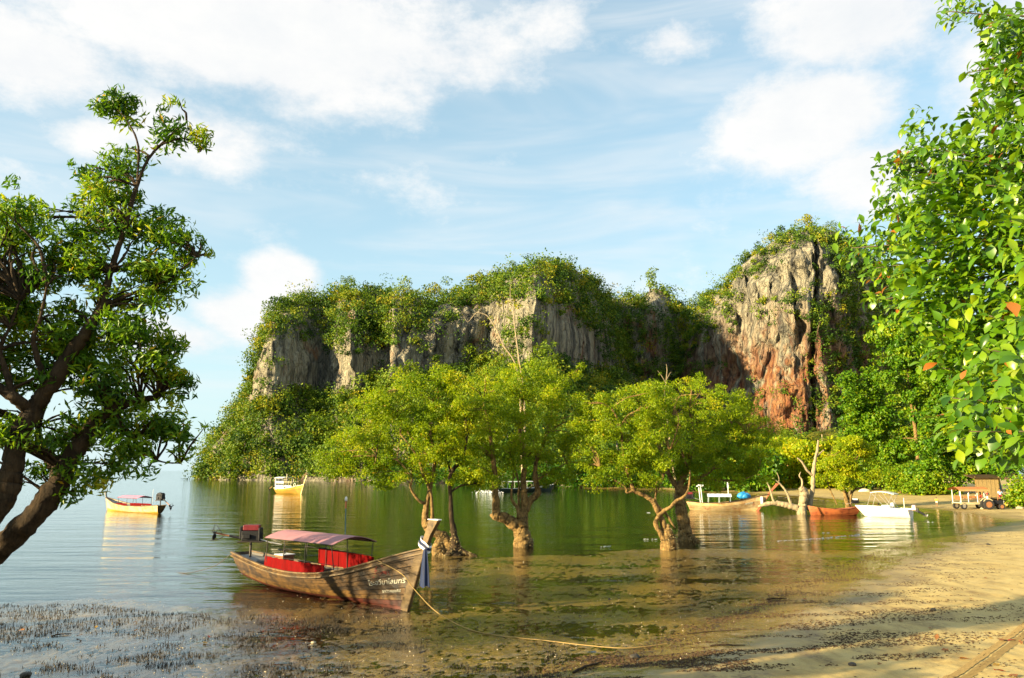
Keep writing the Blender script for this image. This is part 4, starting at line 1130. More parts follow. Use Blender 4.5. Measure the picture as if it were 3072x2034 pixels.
# ------------------------------------------------------------------ coconut palms
PALML = leaf_mat('palm_fronds', [(0.0, (0.04, 0.075, 0.008)), (0.5, (0.12, 0.15, 0.012)), (1.0, (0.30, 0.25, 0.03))], 0.35, 0.4)
PALMT = mat('palm_trunk', (0.40, 0.32, 0.20), 0.8, 0.3, 4.0)
def palm(label, base_px, D, top_px, top_py, fl, seed):
    r = random.Random(seed)
    b0 = P(base_px, 1470, D)
    b0.z = gz(b0.x, b0.y)
    t = P(top_px, top_py, D) - b0
    root = thing('coconut_palm', label, 'palm tree', b0, 0, 'coconut palms below the dome')
    limb(root, 'trunk', [Vector((0, 0, -0.2)), t * 0.35 + Vector((t.x * 0.12, 0, 0)), t * 0.7 + Vector((t.x * 0.06, 0, 0)), t], [0.26, 0.20, 0.17, 0.15], PALMT)
    for i in range(17):
        an = i * 2.4 + r.random()
        tilt = r.uniform(-0.3, 1.1)
        h = Vector((math.cos(an), math.sin(an), 0))
        pts = []
        for j in range(9):
            s = j / 8
            pts.append(t + h * (fl * s * math.cos(tilt * 0.6)) + Vector((0, 0, fl * (math.sin(tilt) * s - (0.55 + 0.25 * r.random()) * s * s))))
        v, f, tt = [], [], []
        tn = min(1, max(0, r.gauss(0.5, 0.25)))
        for j in range(8):
            a, c = pts[j], pts[j + 1]
            ax = (c - a).normalized()
            sd = ax.cross(Vector((0, 0, 1))).normalized()
            for sg in (-1, 1):
                for q in range(3):
                    o = a.lerp(c, q / 3)
                    ll = fl * 0.26 * math.sin(math.pi * min(1, (j + q / 3) / 8 * 0.85 + 0.12)) + 0.05
                    e = o + sd * sg * ll * 0.8 + ax * ll * 0.45 + Vector((0, 0, -ll * 0.45))
                    k = len(v)
                    v += [o, o + ax * 0.10, e]
                    f.append((k, k + 1, k + 2))
            k = len(v)
            v += [a - sd * 0.03, a + sd * 0.03, c + sd * 0.02, c - sd * 0.02]
            f.append((k, k + 1, k + 2, k + 3))
        link('frond', mesh('frond', v, f, tint=[tn] * len(v)), PALML, root)
    return root
palm('coconut palm with spreading crown, leftmost of the palms', 2475, 170, 2466, 1302, 4.6, 1)
palm('coconut palm with a broad dark crown right of the leftmost palm', 2508, 165, 2502, 1325, 5.0, 2)
palm('tall thin coconut palm with drooping yellow crown rising above the others', 2594, 150, 2580, 1275, 3.2, 3)
palm('short coconut palm with upright fronds beside the tall thin palm', 2572, 160, 2570, 1335, 4.8, 4)
palm('low coconut palm in the bushes between the other palms', 2545, 150, 2545, 1350, 4.2, 5)
# ------------------------------------------------------------------ boats
WOOD_HULL = None
def hull_wood(name, light, dark, stain, scale=1.0):
    """weathered planks: grain along the length, worn pale patches and dark stains"""
    m, nt = new_mat(name)
    b = NB(nt)
    tc = b.n('ShaderNodeTexCoord').outputs['Object']
    grain = b.noise(b.mapping(tc, (0.9, 6, 9)), 3.0 * scale, 6, 0.7)
    worn = b.noise(b.mapping(tc, (1, 1, 1.5)), 1.6 * scale, 6, 0.65, 0.4)
    c = b.mix(b.ramp(worn, [(0.38, 0.0), (0.62, 1.0)]), dark, light)
    c = b.mix(1.0, c, b.ramp(grain, [(0.3, (0.55, 0.5, 0.45)), (0.7, (1.1, 1.08, 1.02))]), 'MULTIPLY')
    st = b.noise(b.mapping(tc, (1, 1, 0.5), (3, 1, 2)), 3.2 * scale, 5, 0.7)
    c = b.mix(b.ramp(st, [(0.52, 0.0), (0.68, 0.9)]), c, stain)
    oi = b.n('ShaderNodeObjectInfo')
    c = b.mix(1.0, c, b.ramp(oi.outputs['Random'], [(0.0, (0.62, 0.62, 0.62)), (1.0, (1.25, 1.22, 1.15))]), 'MULTIPLY')
    bp = b.n('ShaderNodeBump', {'Height': grain, 'Strength': 0.5, 'Distance': 0.01})
    pr = b.n('ShaderNodeBsdfPrincipled', {'Base Color': c, 'Roughness': 0.55, 'Specular IOR Level': 0.35, 'Normal': bp.outputs[0]})
    nt.links.new(pr.outputs[0], b.n('ShaderNodeOutputMaterial').inputs[0])
    return m
HULLW = hull_wood('weathered_hull_planks', (0.15, 0.082, 0.022), (0.030, 0.017, 0.007), (0.008, 0.006, 0.004))
HULLRED = hull_wood('faded_red_bottom_paint', (0.085, 0.016, 0.008), (0.040, 0.009, 0.005), (0.012, 0.006, 0.004))
RAILW = hull_wood('weathered_rail_wood', (0.24, 0.165, 0.075), (0.10, 0.066, 0.032), (0.03, 0.02, 0.01))
INNER = mat('dark_boat_inside', (0.07, 0.065, 0.06), 0.6, 0.4, 4.0)
GREYW = mat('grey_deck_wood', (0.17, 0.17, 0.16), 0.55, 0.4, 5.0)
STEEL = mat('dark_steel_tube', (0.045, 0.035, 0.03), 0.5, 0.3, 10.0, metallic=0.3)
ENGB = mat('oily_engine_black', (0.010, 0.010, 0.012), 0.55, 0.5, 9.0, metallic=0.2)
ENGR = mat('engine_red_paint', (0.17, 0.014, 0.020), 0.45, 0.35, 7.0)
ALU = mat('bare_aluminium', (0.62, 0.58, 0.50), 0.35, 0.2, 8.0, metallic=0.7)
RUST = mat('rusty_shaft', (0.30, 0.13, 0.05), 0.6, 0.4, 12.0, metallic=0.3)
PINK = mat('faded_pink_canvas', (0.36, 0.165, 0.175), 0.6, 0.25, 2.5, stretch=(4, 1, 1))
REDC = mat('red_tarpaulin', (0.15, 0.0015, 0.0015), 0.8, 0.4, 4.0, stretch=(4, 4, 0.6), spec=0.08)
BLUEC = mat('blue_sash_cloth', (0.002, 0.014, 0.065), 0.7, 0.7, 5.0, stretch=(8, 8, 0.5))
WHITEC = mat('white_sash_cloth', (0.72, 0.74, 0.76), 0.6, 0.15, 6.0)
WHITEP = mat('white_paint', (0.78, 0.77, 0.72), 0.4, 0.12, 3.0)
ROPEY = mat('yellow_rope', (0.34, 0.23, 0.075), 0.8, 0.3, 40.0)
ROPED = mat('dark_rope', (0.10, 0.085, 0.065), 0.85, 0.3, 40.0)
BROWNB = mat('brown_varnished_box', (0.24, 0.10, 0.035), 0.45, 0.3, 5.0, stretch=(1, 1, 4))

class Hull:
    def __init__(s, L, B, sheer, rake=0.55, srake=0.45, stern=0.45, keel=(0.12, 0.0, -0.03), full=0.5):
        s.L, s.B, s.rake, s.srake, s.stern, s.keel, s.full = L, B, rake, srake, stern, keel, full
        s.sx = [a for a, _ in sheer]
        s.sz = [c for _, c in sheer]
    def zs(s, u):
        # smooth sheer
        return float(np.interp(u, np.linspace(0, 1, 60), s._sm()))
    def _sm(s):
        if not hasattr(s, 'cache'):
            x = np.linspace(0, 1, 60)
            y = np.interp(x, s.sx, s.sz)
            for _ in range(6):
                y[1:-1] = (y[:-2] + 2 * y[1:-1] + y[2:]) / 4
            s.cache = y
        return s.cache
    def zk(s, u):
        a, m_, c = s.keel
        return m_ + (a - m_) * max(0, 1 - u / 0.3) ** 2 + (c - m_) * max(0, (u - 0.7) / 0.3) ** 2
    def hb(s, u):
        if u < 0.45:
            t = u / 0.45
            return s.B / 2 * (s.stern + (1 - s.stern) * math.sin(t * math.pi / 2))
        t = (u - 0.45) / 0.55
        return s.B / 2 * max(0.03, math.cos(t * math.pi / 2) ** 0.72)
    def pt(s, u, q, side, off=0.0):
        zk, zt, hb = s.zk(u), s.zs(u), s.hb(u)
        e = s.full + (1.05 - s.full) * max(0, (u - 0.45) / 0.55) ** 1.5
        y = hb * (q ** e)
        z = zk + (zt - zk) * (q ** 1.25)
        x = u * s.L + (u ** 7) * s.rake * z - ((1 - u) ** 5) * s.srake * z
        return Vector((x, side * (y + off), z))
    def top(s, u, side, inset=0.0, dz=0.0):
        p = s.pt(u, 1.0, side)
        return Vector((p.x, p.y - side * min(inset, abs(p.y)), p.z + dz))
    def skin(s, q0, q1, side, nu=34, rows=2, lap=0.016, th=0.02):
        v, f = [], []
        R = rows + 1
        for i in range(nu + 1):
            u = i / nu
            v.append(s.pt(u, max(q0, 1e-4), side, -th))
            for j in range(R):
                t = j / rows
                v.append(s.pt(u, max(q0 + (q1 - q0) * t, 1e-4), side, lap * (1 - t)))
            v.append(s.pt(u, q1, side, -th))
        n = R + 2
        for i in range(nu):
            for j in range(n - 1):
                a = i * n + j
                q = (a, a + 1, a + n + 1, a + n)
                f.append(q if side < 0 else q[::-1])
        return v, f
def loft_rail(h, side, w, t, dz, u0=0.0, u1=1.0, n=36, inset=0.0):
    mb = MB()
    v, f = [], []
    for i in range(n + 1):
        p = h.top(u0 + (u1 - u0) * i / n, side, inset)
        for dy, dzz in ((-w / 2, 0), (w / 2, 0), (w / 2, t), (-w / 2, t)):
            v.append(p + Vector((0, dy, dz + dzz)))
    for i in range(n):
        for k in range(4):
            a, c = i * 4 + k, i * 4 + (k + 1) % 4
            f.append((a, c, c + 4, a + 4))
    f += [(3, 2, 1, 0), tuple(n * 4 + k for k in range(4))]
    return mb.add(v, f)
def inside(h, root, material=INNER, deck=GREYW, fore=0.80, aft=0.14):
    mb = MB()
    nu = 24
    for side in (-1, 1):
        v, f = [], []
        for i in range(nu + 1):
            u = 0.01 + 0.97 * i / nu
            for q in (0.35, 0.7, 0.985):
                v.append(h.pt(u, q, side, -0.045))
        for i in range(nu):
            for j in range(2):
                a = i * 3 + j
                f.append((a, a + 1, a + 4, a + 3))
        mb.add(v, f)
    v, f = [], []
    for i in range(nu + 1):
        u = 0.01 + 0.97 * i / nu
        v += [h.pt(u, 0.36, -1, -0.045), h.pt(u, 0.36, 1, -0.045)]
    for i in range(nu):
        f.append((2 * i, 2 * i + 1, 2 * i + 3, 2 * i + 2))
    mb.add(v, f)
    mb.build('hull_lining', material, root)
    for nm, ua, ub, dz in (('foredeck', fore, 0.985, -0.07), ('aft_deck', 0.01, aft, -0.10)):
        v, f = [], []
        for i in range(9):
            u = ua + (ub - ua) * i / 8
            a, c = h.top(u, -1, 0.03, dz), h.top(u, 1, 0.03, dz)
            v += [a, c]
        for i in range(8):
            f.append((2 * i, 2 * i + 1, 2 * i + 3, 2 * i + 2))
        MB().add(v, f).build(nm, deck, root)
    # transom closes the stern
    v = [h.pt(0, q, -1) for q in (0.0001, 0.3, 0.6, 1.0)] + [h.pt(0, q, 1) for q in (1.0, 0.6, 0.3, 0.0001)]
    MB().add(v, [tuple(range(8))]).build('transom', HULLW if material is INNER else material, root)
def gable_roof(h, root, u0, u1, zE, rise, half, material, frame, post_u, post_r=0.018, over=0.08, dzf=0.0):
    v, f = [], []
    ns, nx = 8, 14
    for k in range(2):
        for i in range(nx + 1):
            x = (u0 + (u1 - u0) * i / nx) * h.L
            for j in range(ns + 1):
                t = -1 + 2 * j / ns
                z = zE + dzf * i / nx + rise * (1 - abs(t) ** 1.7) - 0.022 * k + 0.012 * math.sin(i * 2.2) * (1 - abs(t))
                v.append(Vector((x, t * half, z)))
    n = ns + 1
    m0 = (nx + 1) * n
    for i in range(nx):
        for j in range(ns):
            a = i * n + j
            f.append((a, a + n, a + n + 1, a + 1))
            f.append((m0 + a, m0 + a + 1, m0 + a + n + 1, m0 + a + n))
    for i in range(nx):
        for a in (i * n, i * n + ns):
            f.append((a, a + n, m0 + a + n, m0 + a))
    for j in range(ns):
        for a in (j, nx * n + j):
            f.append((a, a + 1, m0 + a + 1, m0 + a))
    cn = MB().add(v, f).build('canopy', material, root, smooth=False)
    for u in post_u:
        t_ = (u - u0) / (u1 - u0)
        for side in (-1, 1):
            b_ = h.top(min(max(u, 0), 1), side, 0.06)
            MB().bar(b_ - Vector((0, 0, 0.05)), Vector((u * h.L, side * (half - 0.04), zE + dzf * t_ + 0.01)), post_r).build('post', frame, root)
        arc = [Vector((u * h.L, (half - 0.03) * (-1 + 2 * j / 8), zE + dzf * t_ - 0.03 + rise * (1 - abs(-1 + 2 * j / 8) ** 1.7))) for j in range(9)]
        MB().tube(arc, post_r, 5).build('roof_rib', frame, cn)
    for side in (-1, 1):
        MB().bar(Vector((u0 * h.L, side * (half - 0.01), zE - 0.02)), Vector((u1 * h.L, side * (half - 0.01), zE + dzf - 0.02)), post_r).build('eave_rail', frame, cn)
    return cn
def curtain(h, root, u0, u1, side, zb, zt, material, seed, name='side_curtain', inset=0.05, wav=0.034):
    """hanging tarpaulin between the rail and a wire, with folds"""
    r = random.Random(seed)
    v, f = [], []
    nx, nz = 44, 5
    ph = [r.uniform(0, 6.28) for _ in range(4)]
    for k in (0, 1):
        for i in range(nx + 1):
            t = i / nx
            u = u0 + (u1 - u0) * t
            p = h.top(u, side, inset)
            for j in range(nz + 1):
                s = j / nz
                fo = wav * (math.sin(t * 34 + ph[0] + s * 1.5) + 0.6 * math.sin(t * 61 + ph[1]) + 0.5 * math.sin(t * 17 + ph[2])) * (0.5 + 0.5 * (1 - s))
                z0, z1 = p.z + zb, zt(t) - 0.018 * abs(math.sin(t * math.pi * 9))
                v.append(Vector((p.x, p.y + side * (fo + 0.008 * k), z0 + (z1 - z0) * s)))
    n = nz + 1
    m0 = (nx + 1) * n
    for i in range(nx):
        for j in range(nz):
            a = i * n + j
            f.append((a, a + n, a + n + 1, a + 1))
            f.append((m0 + a, m0 + a + 1, m0 + a + n + 1, m0 + a + n))
    return MB().add(v, f).build(name, material, root, smooth=True)
def long_tail_engine(boat_root, at, tail, s=1.0, cover=ENGR, shaft=RUST, turn=0.0):
    """car engine on a swivel with the long propeller shaft; tail = (length, rise) of the shaft behind the engine"""
    root = link('longtail_engine', None, None, boat_root)
    root.location = at
    root.rotation_euler = (0, 0, turn)
    c = Vector((0, 0, 0))
    en = MB().box(c + Vector((0, 0, 0.24 * s)), (0.70 * s, 0.42 * s, 0.40 * s)).box(c + Vector((0.38 * s, 0, 0.30 * s)), (0.08 * s, 0.46 * s, 0.52 * s)).box(c + Vector((-0.40 * s, 0, 0.36 * s)), (0.10 * s, 0.34 * s, 0.5 * s))
    en.box(c + Vector((0.1 * s, 0.24 * s, 0.2 * s)), (0.34 * s, 0.1 * s, 0.2 * s)).box(c + Vector((-0.12 * s, -0.25 * s, 0.22 * s)), (0.3 * s, 0.12 * s, 0.16 * s))
    en.build('engine_block', ENGB, root, bevel=0.02)
    MB().box(c + Vector((0.02 * s, 0, 0.57 * s)), (0.66 * s, 0.36 * s, 0.22 * s)).build('engine_cover', cover, root, bevel=0.025)
    MB().disc(c + Vector((0.44 * s, 0, 0.22 * s)), (1, 0, 0), 0.15 * s, 0.04).build('pulley', ENGB, root)
    sp = MB()
    for k in range(5):
        sp.bar(c + Vector((-0.22 * s + 0.11 * s * k, 0.06 * s, 0.66 * s)), c + Vector((-0.22 * s + 0.11 * s * k, 0.06 * s, 0.74 * s)), 0.016 * s)
    sp.build('spark_plugs', ENGB, root)
    MB().bar(c + Vector((0, 0, -0.62 * s)), c + Vector((0, 0, 0.06 * s)), 0.05 * s, 8).build('swivel_post', STEEL, root)
    fr = MB()
    for y in (-0.2, 0.2):
        fr.bar(c + Vector((-0.5 * s, y * s, 0.0)), c + Vector((0.55 * s, y * s, 0.0)), 0.03 * s)
    fr.build('engine_frame', STEEL, root)
    MB().tube([c + Vector((0.4 * s, -0.1 * s, 0.1 * s)), c + Vector((0.8 * s, -0.12 * s, -0.02 * s)), c + Vector((1.3 * s, -0.12 * s, -0.12 * s))], 0.025 * s).build('tiller', ALU, root)
    a = c + Vector((-0.42 * s, 0, 0.14 * s))
    t = a + Vector((-tail[0], 0, tail[1]))
    md = a.lerp(t, 0.45)
    MB().bar(a, md, 0.055 * s, 8, 0.045 * s).build('shaft_housing', ENGB, root)
    MB().bar(md, t, 0.035 * s, 8).build('propeller_shaft', shaft, root)
    d = (t - a).normalized()
    up = Vector((0, 0, 1))
    sx = d.cross(up).normalized()
    sz = sx.cross(d)
    pr = MB().bar(t - d * 0.02, t + d * 0.09 * s, 0.05 * s, 8)
    for k in range(3):
        an = k * 2.094 + 0.5
        e1 = sx * math.cos(an) + sz * math.sin(an)
        e2 = d.cross(e1)
        v = []
        for rr, wv in ((0.04, 0.05), (0.12, 0.10), (0.20, 0.09), (0.25, 0.03)):
            for sg in (-1, 1):
                v.append(t + e1 * rr * s * 1.15 + (e2 * 0.8 + d * 0.5) * wv * sg * s)
        v += [p + d * 0.015 for p in v]
        pr.add(v, [(0, 1, 3, 2), (2, 3, 5, 4), (4, 5, 7, 6), (8, 10, 11, 9), (10, 12, 13, 11), (12, 14, 15, 13), (0, 2, 10, 8), (2, 4, 12, 10), (4, 6, 14, 12), (1, 9, 11, 3), (3, 11, 13, 5), (5, 13, 15, 7), (6, 7, 15, 14)])
    pr.build('propeller', ENGB, root)
    MB().tube([t - d * 0.45 * s, t - d * 0.2 * s - sz * 0.22 * s, t + d * 0.12 * s - sz * 0.34 * s], 0.018 * s, 5).tube([t - d * 0.3 * s, t + sz * 0.24 * s - d * 0.06 * s, t + sz * 0.36 * s + d * 0.10 * s, t + d * 0.14 * s], 0.014 * s, 5).build('propeller_guard', STEEL, root)
def stem_post(h, root, zb, zt, thick, width, lean, material, head=0.44, cap=None):
    """the long upswept prow plank"""
    b0 = h.pt(1.0, 0.001, 1)
    pts = []
    zs = h.zs(1.0)
    xs = lambda z: h.L + h.rake * z
    prof = [(zb, width), (zs * 0.5, width), (zs - 0.05, width * 0.95), (zs + 0.12, width * 0.85), (zs + (zt - zs) * 0.45, width * 0.85), (zt - 0.08, head * 0.92), (zt, head)]
    v, f = [], []
    for z, wd in prof:
        x1 = xs(z) + 0.05 + max(0, z - zs) * lean
        for dx in (-wd, 0):
            for dy in (-thick / 2, thick / 2):
                v.append(Vector((x1 + dx + (0.10 * (z >= zt - 0.1)), dy * (1.0 if z < zs else 1.2), z + (0.03 if dx and z == zt else 0))))
    for i in range(len(prof) - 1):
        a = i * 4
        for p, q in ((0, 1), (1, 3), (3, 2), (2, 0)):
            f.append((a + p, a + q, a + 4 + q, a + 4 + p))
    f += [(0, 2, 3, 1), tuple(len(v) - 4 + k for k in (0, 1, 3, 2))]
    o = MB().add(v, f).build('stem_post', material, root, bevel=0.02)
    return o, lambda z: xs(z) + 0.05 + max(0, z - zs) * lean
def rope_obj(name, label, pts, r, material, cat='rope'):
    p, rr = smooth_path(pts, [r] * len(pts), 8)
    v, f = tube([q - Vector(pts[0]) for q in p], rr, 6)
    o = link(name, mesh(name, v, f, smooth=True), material, label=label, category=cat)
    o.location = pts[0]
    return o

# --- the nearest boat
S0, B0 = G(742, 1742), G(1222, 1832)
axis = (B0 - S0)
LM = axis.length
yaw = math.atan2(axis.y, axis.x)
boat = thing('longtail_boat', 'weathered wooden longtail boat with pink canopy and red curtains aground on the mud', 'boat', (S0.x, S0.y, -0.04), yaw)
H = Hull(LM, 2.05, [(0, 1.16), (0.12, 1.04), (0.30, 0.90), (0.48, 0.86), (0.62, 0.94), (0.76, 1.20), (0.88, 1.58), (1.0, 2.06)], rake=0.42, srake=0.55, stern=0.42, keel=(0.25, 0.0, 0.0))
NPL = 9
for side in (-1, 1):
    for k in range(NPL):
        q0, q1 = (k / NPL) ** 0.9, ((k + 1) / NPL) ** 0.9
        v, f = H.skin(q0, q1 - (0.011 if k < NPL - 1 else 0.0), side, rows=2, lap=0.034)
        MB().add(v, f).build('plank', HULLRED if k < 2 else HULLW, boat)
    loft_rail(H, side, 0.11, 0.05, -0.01).build('gunwale', RAILW, boat, bevel=0.008)
    loft_rail(H, side, 0.06, 0.05, -0.15, inset=-0.012).build('rubbing_strake', RAILW, boat)
inside(H, boat)
stem, sxz = stem_post(H, boat, -0.02, 2.98, 0.13, 0.34, 0.10, RAILW, 0.46)
# stem facing board, paler, at the meeting of the planks
for side in (-1, 1):
    v = []
    for z in (0.12, 0.6, 1.1, 1.6, 1.95):
        for dx, dy in ((-0.34, 0.10 + 0.05 * z / 2), (-0.02, 0.075)):
            v.append(Vector((sxz(z) + dx, side * dy, z)))
    MB().add(v, [(2 * i, 2 * i + 1, 2 * i + 3, 2 * i + 2) for i in range(4)]).build('stem_board', RAILW, boat)
MB().box((sxz(2.98) - 0.13, 0, 2.985), (0.50, 0.165, 0.03)).build('stem_cap', WHITEC, boat)
for u in (0.42, 0.55, 0.70):
    a, c = H.top(u, -1, 0.05, -0.12), H.top(u, 1, 0.05, -0.12)
    MB().box((a + c) / 2, (0.22, (c - a).length, 0.035)).build('thwart', GREYW, boat)
roof = gable_roof(H, boat, 0.275, 0.715, 2.0, 0.24, 0.94, PINK, STEEL, (0.29, 0.41, 0.545, 0.70))
zt_near = lambda t: 1.36 - 0.03 * t
curtain(H, boat, 0.285, 0.655, -1, -0.02, lambda t: 1.32 - 0.05 * t, REDC, 3)
curtain(H, boat, 0.36, 0.72, 1, 0.0, lambda t: 1.56 - 0.08 * t, REDC, 4, wav=0.010)
for side, z in ((-1, 1.31), (1, 1.54)):
    a, c = H.top(0.285, side, 0.05), H.top(0.715, side, 0.05)
    MB().bar((a.x, a.y, z), (c.x, c.y, z - 0.03), 0.010).build('curtain_wire', STEEL, boat)
bx = 0.245 * LM
MB().box((bx, 0.15, 1.02), (0.56, 0.50, 0.46)).build('helm_box', BROWNB, boat, bevel=0.01)
MB().box((bx, 0.15, 1.265), (0.62, 0.56, 0.03)).build('helm_top', WHITEC, boat)
wh = MB()
wh.tube([(bx + 0.26 * math.cos(a), 0.15 + 0.26 * math.sin(a), 1.44) for a in np.linspace(0, 2 * math.pi, 19)], 0.018, 5)
for a in (0.3, 2.4, 4.5):
    wh.bar((bx, 0.15, 1.38), (bx + 0.25 * math.cos(a), 0.15 + 0.25 * math.sin(a), 1.44), 0.014)
wh.bar((bx, 0.15, 1.28), (bx, 0.15, 1.40), 0.025)
wh.build('steering_wheel', ENGB, boat)
long_tail_engine(boat, (0.12, 0.0, 1.62), (1.05, 0.22), 1.0, turn=0.80)
# tarpaulin-covered gear in the stern
g_ = MB()
for i, (x, y, z, a, c, e) in enumerate(((1.0, 0.1, 0.75, 0.9, 0.9, 0.4), (1.5, -0.2, 0.62, 0.6, 0.7, 0.3))):
    g_.box((x, y, z), (a, c, e), taper=0.7)
g_.build('stern_gear', INNER, boat, bevel=0.08)
po = MB().bar((0.62 * LM + 0.35, 0.0, 2.26), (0.62 * LM + 0.33, 0.0, 3.18), 0.020).build('light_pole', mat('blue_pole_paint', (0.05, 0.16, 0.20), 0.5), boat)
MB().bar((0.62 * LM + 0.33, 0, 3.18), (0.62 * LM + 0.33, 0, 3.44), 0.032, 8).build('pole_collar', mat('orange_brown_collar', (0.40, 0.12, 0.04), 0.5), po)
MB().tube([(0.62 * LM + 0.33, 0, 3.44), (0.62 * LM + 0.33, 0, 3.50), (0.62 * LM + 0.33, 0, 3.56), (0.62 * LM + 0.33, 0, 3.60)], [0.046, 0.05, 0.042, 0.015], 10).build('lamp_globe', WHITEP, po, smooth=True)
# the sash on the prow
def sash(name, z0, z1, material, off):
    v, f = [], []
    n = 14
    for z in (z0, z1):
        for k in range(n):
            a = 2 * math.pi * k / n
            x = sxz((z0 + z1) / 2) - 0.16 + (0.205 + off) * math.copysign(abs(math.cos(a)) ** 0.6, math.cos(a))
            v.append(Vector((x, (0.105 + off) * math.copysign(abs(math.sin(a)) ** 0.6, math.sin(a)), z - 0.30 * math.cos(a) * 0.5)))
    for k in range(n):
        f.append((k, (k + 1) % n, n + (k + 1) % n, n + k))
    MB().add(v, f).build(name, material, boat)
sash('sash_wrap', 2.14, 2.24, BLUEC, 0.012)
sash('sash_wrap', 2.06, 2.15, WHITEC, 0.020)
sash('sash_wrap', 2.23, 2.30, WHITEC, 0.008)
v, f = [], []
kx, ky, kz = sxz(2.1) + 0.04, -0.12, 2.06
for j in range(9):
    t = j / 8
    wd = 0.05 + 0.115 * t ** 0.7
    for k in range(17):
        a = 2 * math.pi * k / 16
        rr = 1 + 0.30 * math.sin(a * 5 + 0.8)
        v.append(Vector((kx + wd * rr * math.cos(a) + 0.02 * t, ky + 0.75 * wd * rr * math.sin(a), kz - 1.16 * t - (0.04 * math.sin(a * 3) if j == 8 else 0))))
for j in range(8):
    for k in range(16):
        a = j * 17 + k
        f.append((a, a + 1, a + 18, a + 17))
MB().add(v, f).build('sash_tail', BLUEC, boat, smooth=True)
# painted name and number on the bow, laid on the planks
def hull_text(body, u_mid, q_mid, height, tilt, material, name):
    cu = bpy.data.curves.new(name, 'FONT')
    cu.body = body
    cu.size = height
    cu.align_x = 'CENTER'
    cu.align_y = 'CENTER'
    cu.offset = 0.001
    tmp = bpy.data.objects.new(name, cu)
    COL.objects.link(tmp)
    dg = bpy.context.evaluated_depsgraph_get()
    dg.update()
    me = bpy.data.meshes.new_from_object(tmp.evaluated_get(dg))
    bpy.data.objects.remove(tmp)
    bm = bmesh.new()
    bm.from_mesh(me)
    bmesh.ops.subdivide_edges(bm, edges=[e for e in bm.edges if e.calc_length() > 0.05], cuts=2)
    for vtx in bm.verts:
        lx, ly = vtx.co.x, vtx.co.y
        ly2 = ly + lx * tilt
        z = 0.0
        u = u_mid + lx / H.L
        zk, zt = H.zk(u), H.zs(u)
        zc = H.zk(u_mid) + (H.zs(u_mid) - H.zk(u_mid)) * q_mid ** 1.25
        q = min(0.99, max(0.02, ((zc + ly2 - zk) / (zt - zk)))) ** (1 / 1.25)
        vtx.co = H.pt(u, q, -1, 0.034)
    bm.to_mesh(me)
    bm.free()
    me.materials.clear()
    return link(name, me, material, boat, label=None) if False else link(name, me, material, boat)
CREAM = mat('cream_lettering', (0.62, 0.60, 0.48), 0.6, 0.3, 12.0)
hull_text('ไระอวีนาโลมทรี', 0.905, 0.60, 0.235, 0.16, CREAM, 'painted_name')
hull_text('ราต๖๑๐๑๕๘', 0.925, 0.43, 0.150, 0.13, CREAM, 'painted_number')
FLOWER = mat('faded_red_flower_paint', (0.17, 0.03, 0.022), 0.7, 0.4, 20.0)
rf = random.Random(5)
fl = MB()
for k in range(26):
    u, q = 0.88 + rf.gauss(0, 0.016), 0.78 + rf.gauss(0, 0.05)
    s = rf.uniform(0.008, 0.022)
    vv = []
    for a in range(6):
        vv.append(H.pt(u + s * math.cos(a * 1.047) / H.L * 1.6, q + s * math.sin(a * 1.047) * 0.9, -1, 0.030))
    fl.add(vv, [tuple(range(6))])
fl.build('painted_flowers', FLOWER, boat)

def bw(x, y, z):
    c, s = math.cos(yaw), math.sin(yaw)
    return Vector((S0.x + c * x - s * y, S0.y + s * x + c * y, z - 0.04))
cleat = H.top(0.875, -1, -0.03, 0.03)
rp = [bw(*cleat)]
for (px, py, z) in ((1205, 1722, 1.25), (1245, 1770, 0.78), (1310, 1836, 0.20), (1400, 1885, 0.03), (1500, 1907, 0.025), (1640, 1922, 0.03), (1760, 1936, 0.05), (1880, 1944, 0.06), (2010, 1930, 0.10)):
    g0 = G(px, py, z)
    rp.append(g0)
rope_obj('mooring_rope', 'long yellow mooring rope running from the bow across the mud to the sand', rp, 0.013, ROPEY)
st = bw(*H.top(0.0, -1, 0.05, 0.0))
rope_obj('stern_rope', 'dark rope sagging from the stern into the water', [st, G(650, 1695, 0.45), G(600, 1712, 0.14), G(560, 1719, 0.02), G(500, 1716, -0.03)], 0.014, ROPED)

# --- other longtail boats, built on the same lines
def longtail(label, sp, bp, B, sheer, stem_top, hullm, canopy=None, can=(0.3, 0.72, 1.7, 0.22), flip=False, z=-0.18, curtains=None, cur_m=None, frame=None, eng=True, inner=INNER, railm=None, stemm=None, stemw=0.26, band=None, rake=0.4):
    a = G(*sp)
    c = G(*bp)
    d = c - a
    o = thing('longtail_boat', label, 'boat', (a.x, a.y, z), math.atan2(d.y, d.x), 'longtail boats on the bay')
    h = Hull(d.length, B, sheer, rake=rake, srake=0.4, stern=0.5, keel=(0.15, 0, 0))
    for side in (-1, 1):
        cut = 0.36
        for q0, q1, mm in ((0, cut, band or hullm), (cut, 0.75, hullm), (0.75, 1.0, hullm)):
            v, f = h.skin(q0, q1, side, nu=22, rows=3)
            MB().add(v, f).build('plank', mm, o)
        loft_rail(h, side, 0.10, 0.06, 0.0).build('gunwale', railm or RAILW, o)
    inside(h, o, inner)
    stem_post(h, o, 0.0, stem_top, 0.13, stemw, 0.12, stemm or RAILW, stemw * 1.25)
    if canopy:
        gable_roof(h, o, can[0], can[1], can[2], can[3], B / 2 * 0.95, canopy, frame or STEEL, [can[0] + 0.02, (can[0] + can[1]) / 2, can[1] - 0.02], 0.022)
    for k, cq in enumerate(curtains or []):
        curtain(h, o, cq[0], cq[1], cq[2], 0.0, (lambda zz: (lambda t: zz))(cq[3]), cur_m or REDC, 30 + k)
    return o, h
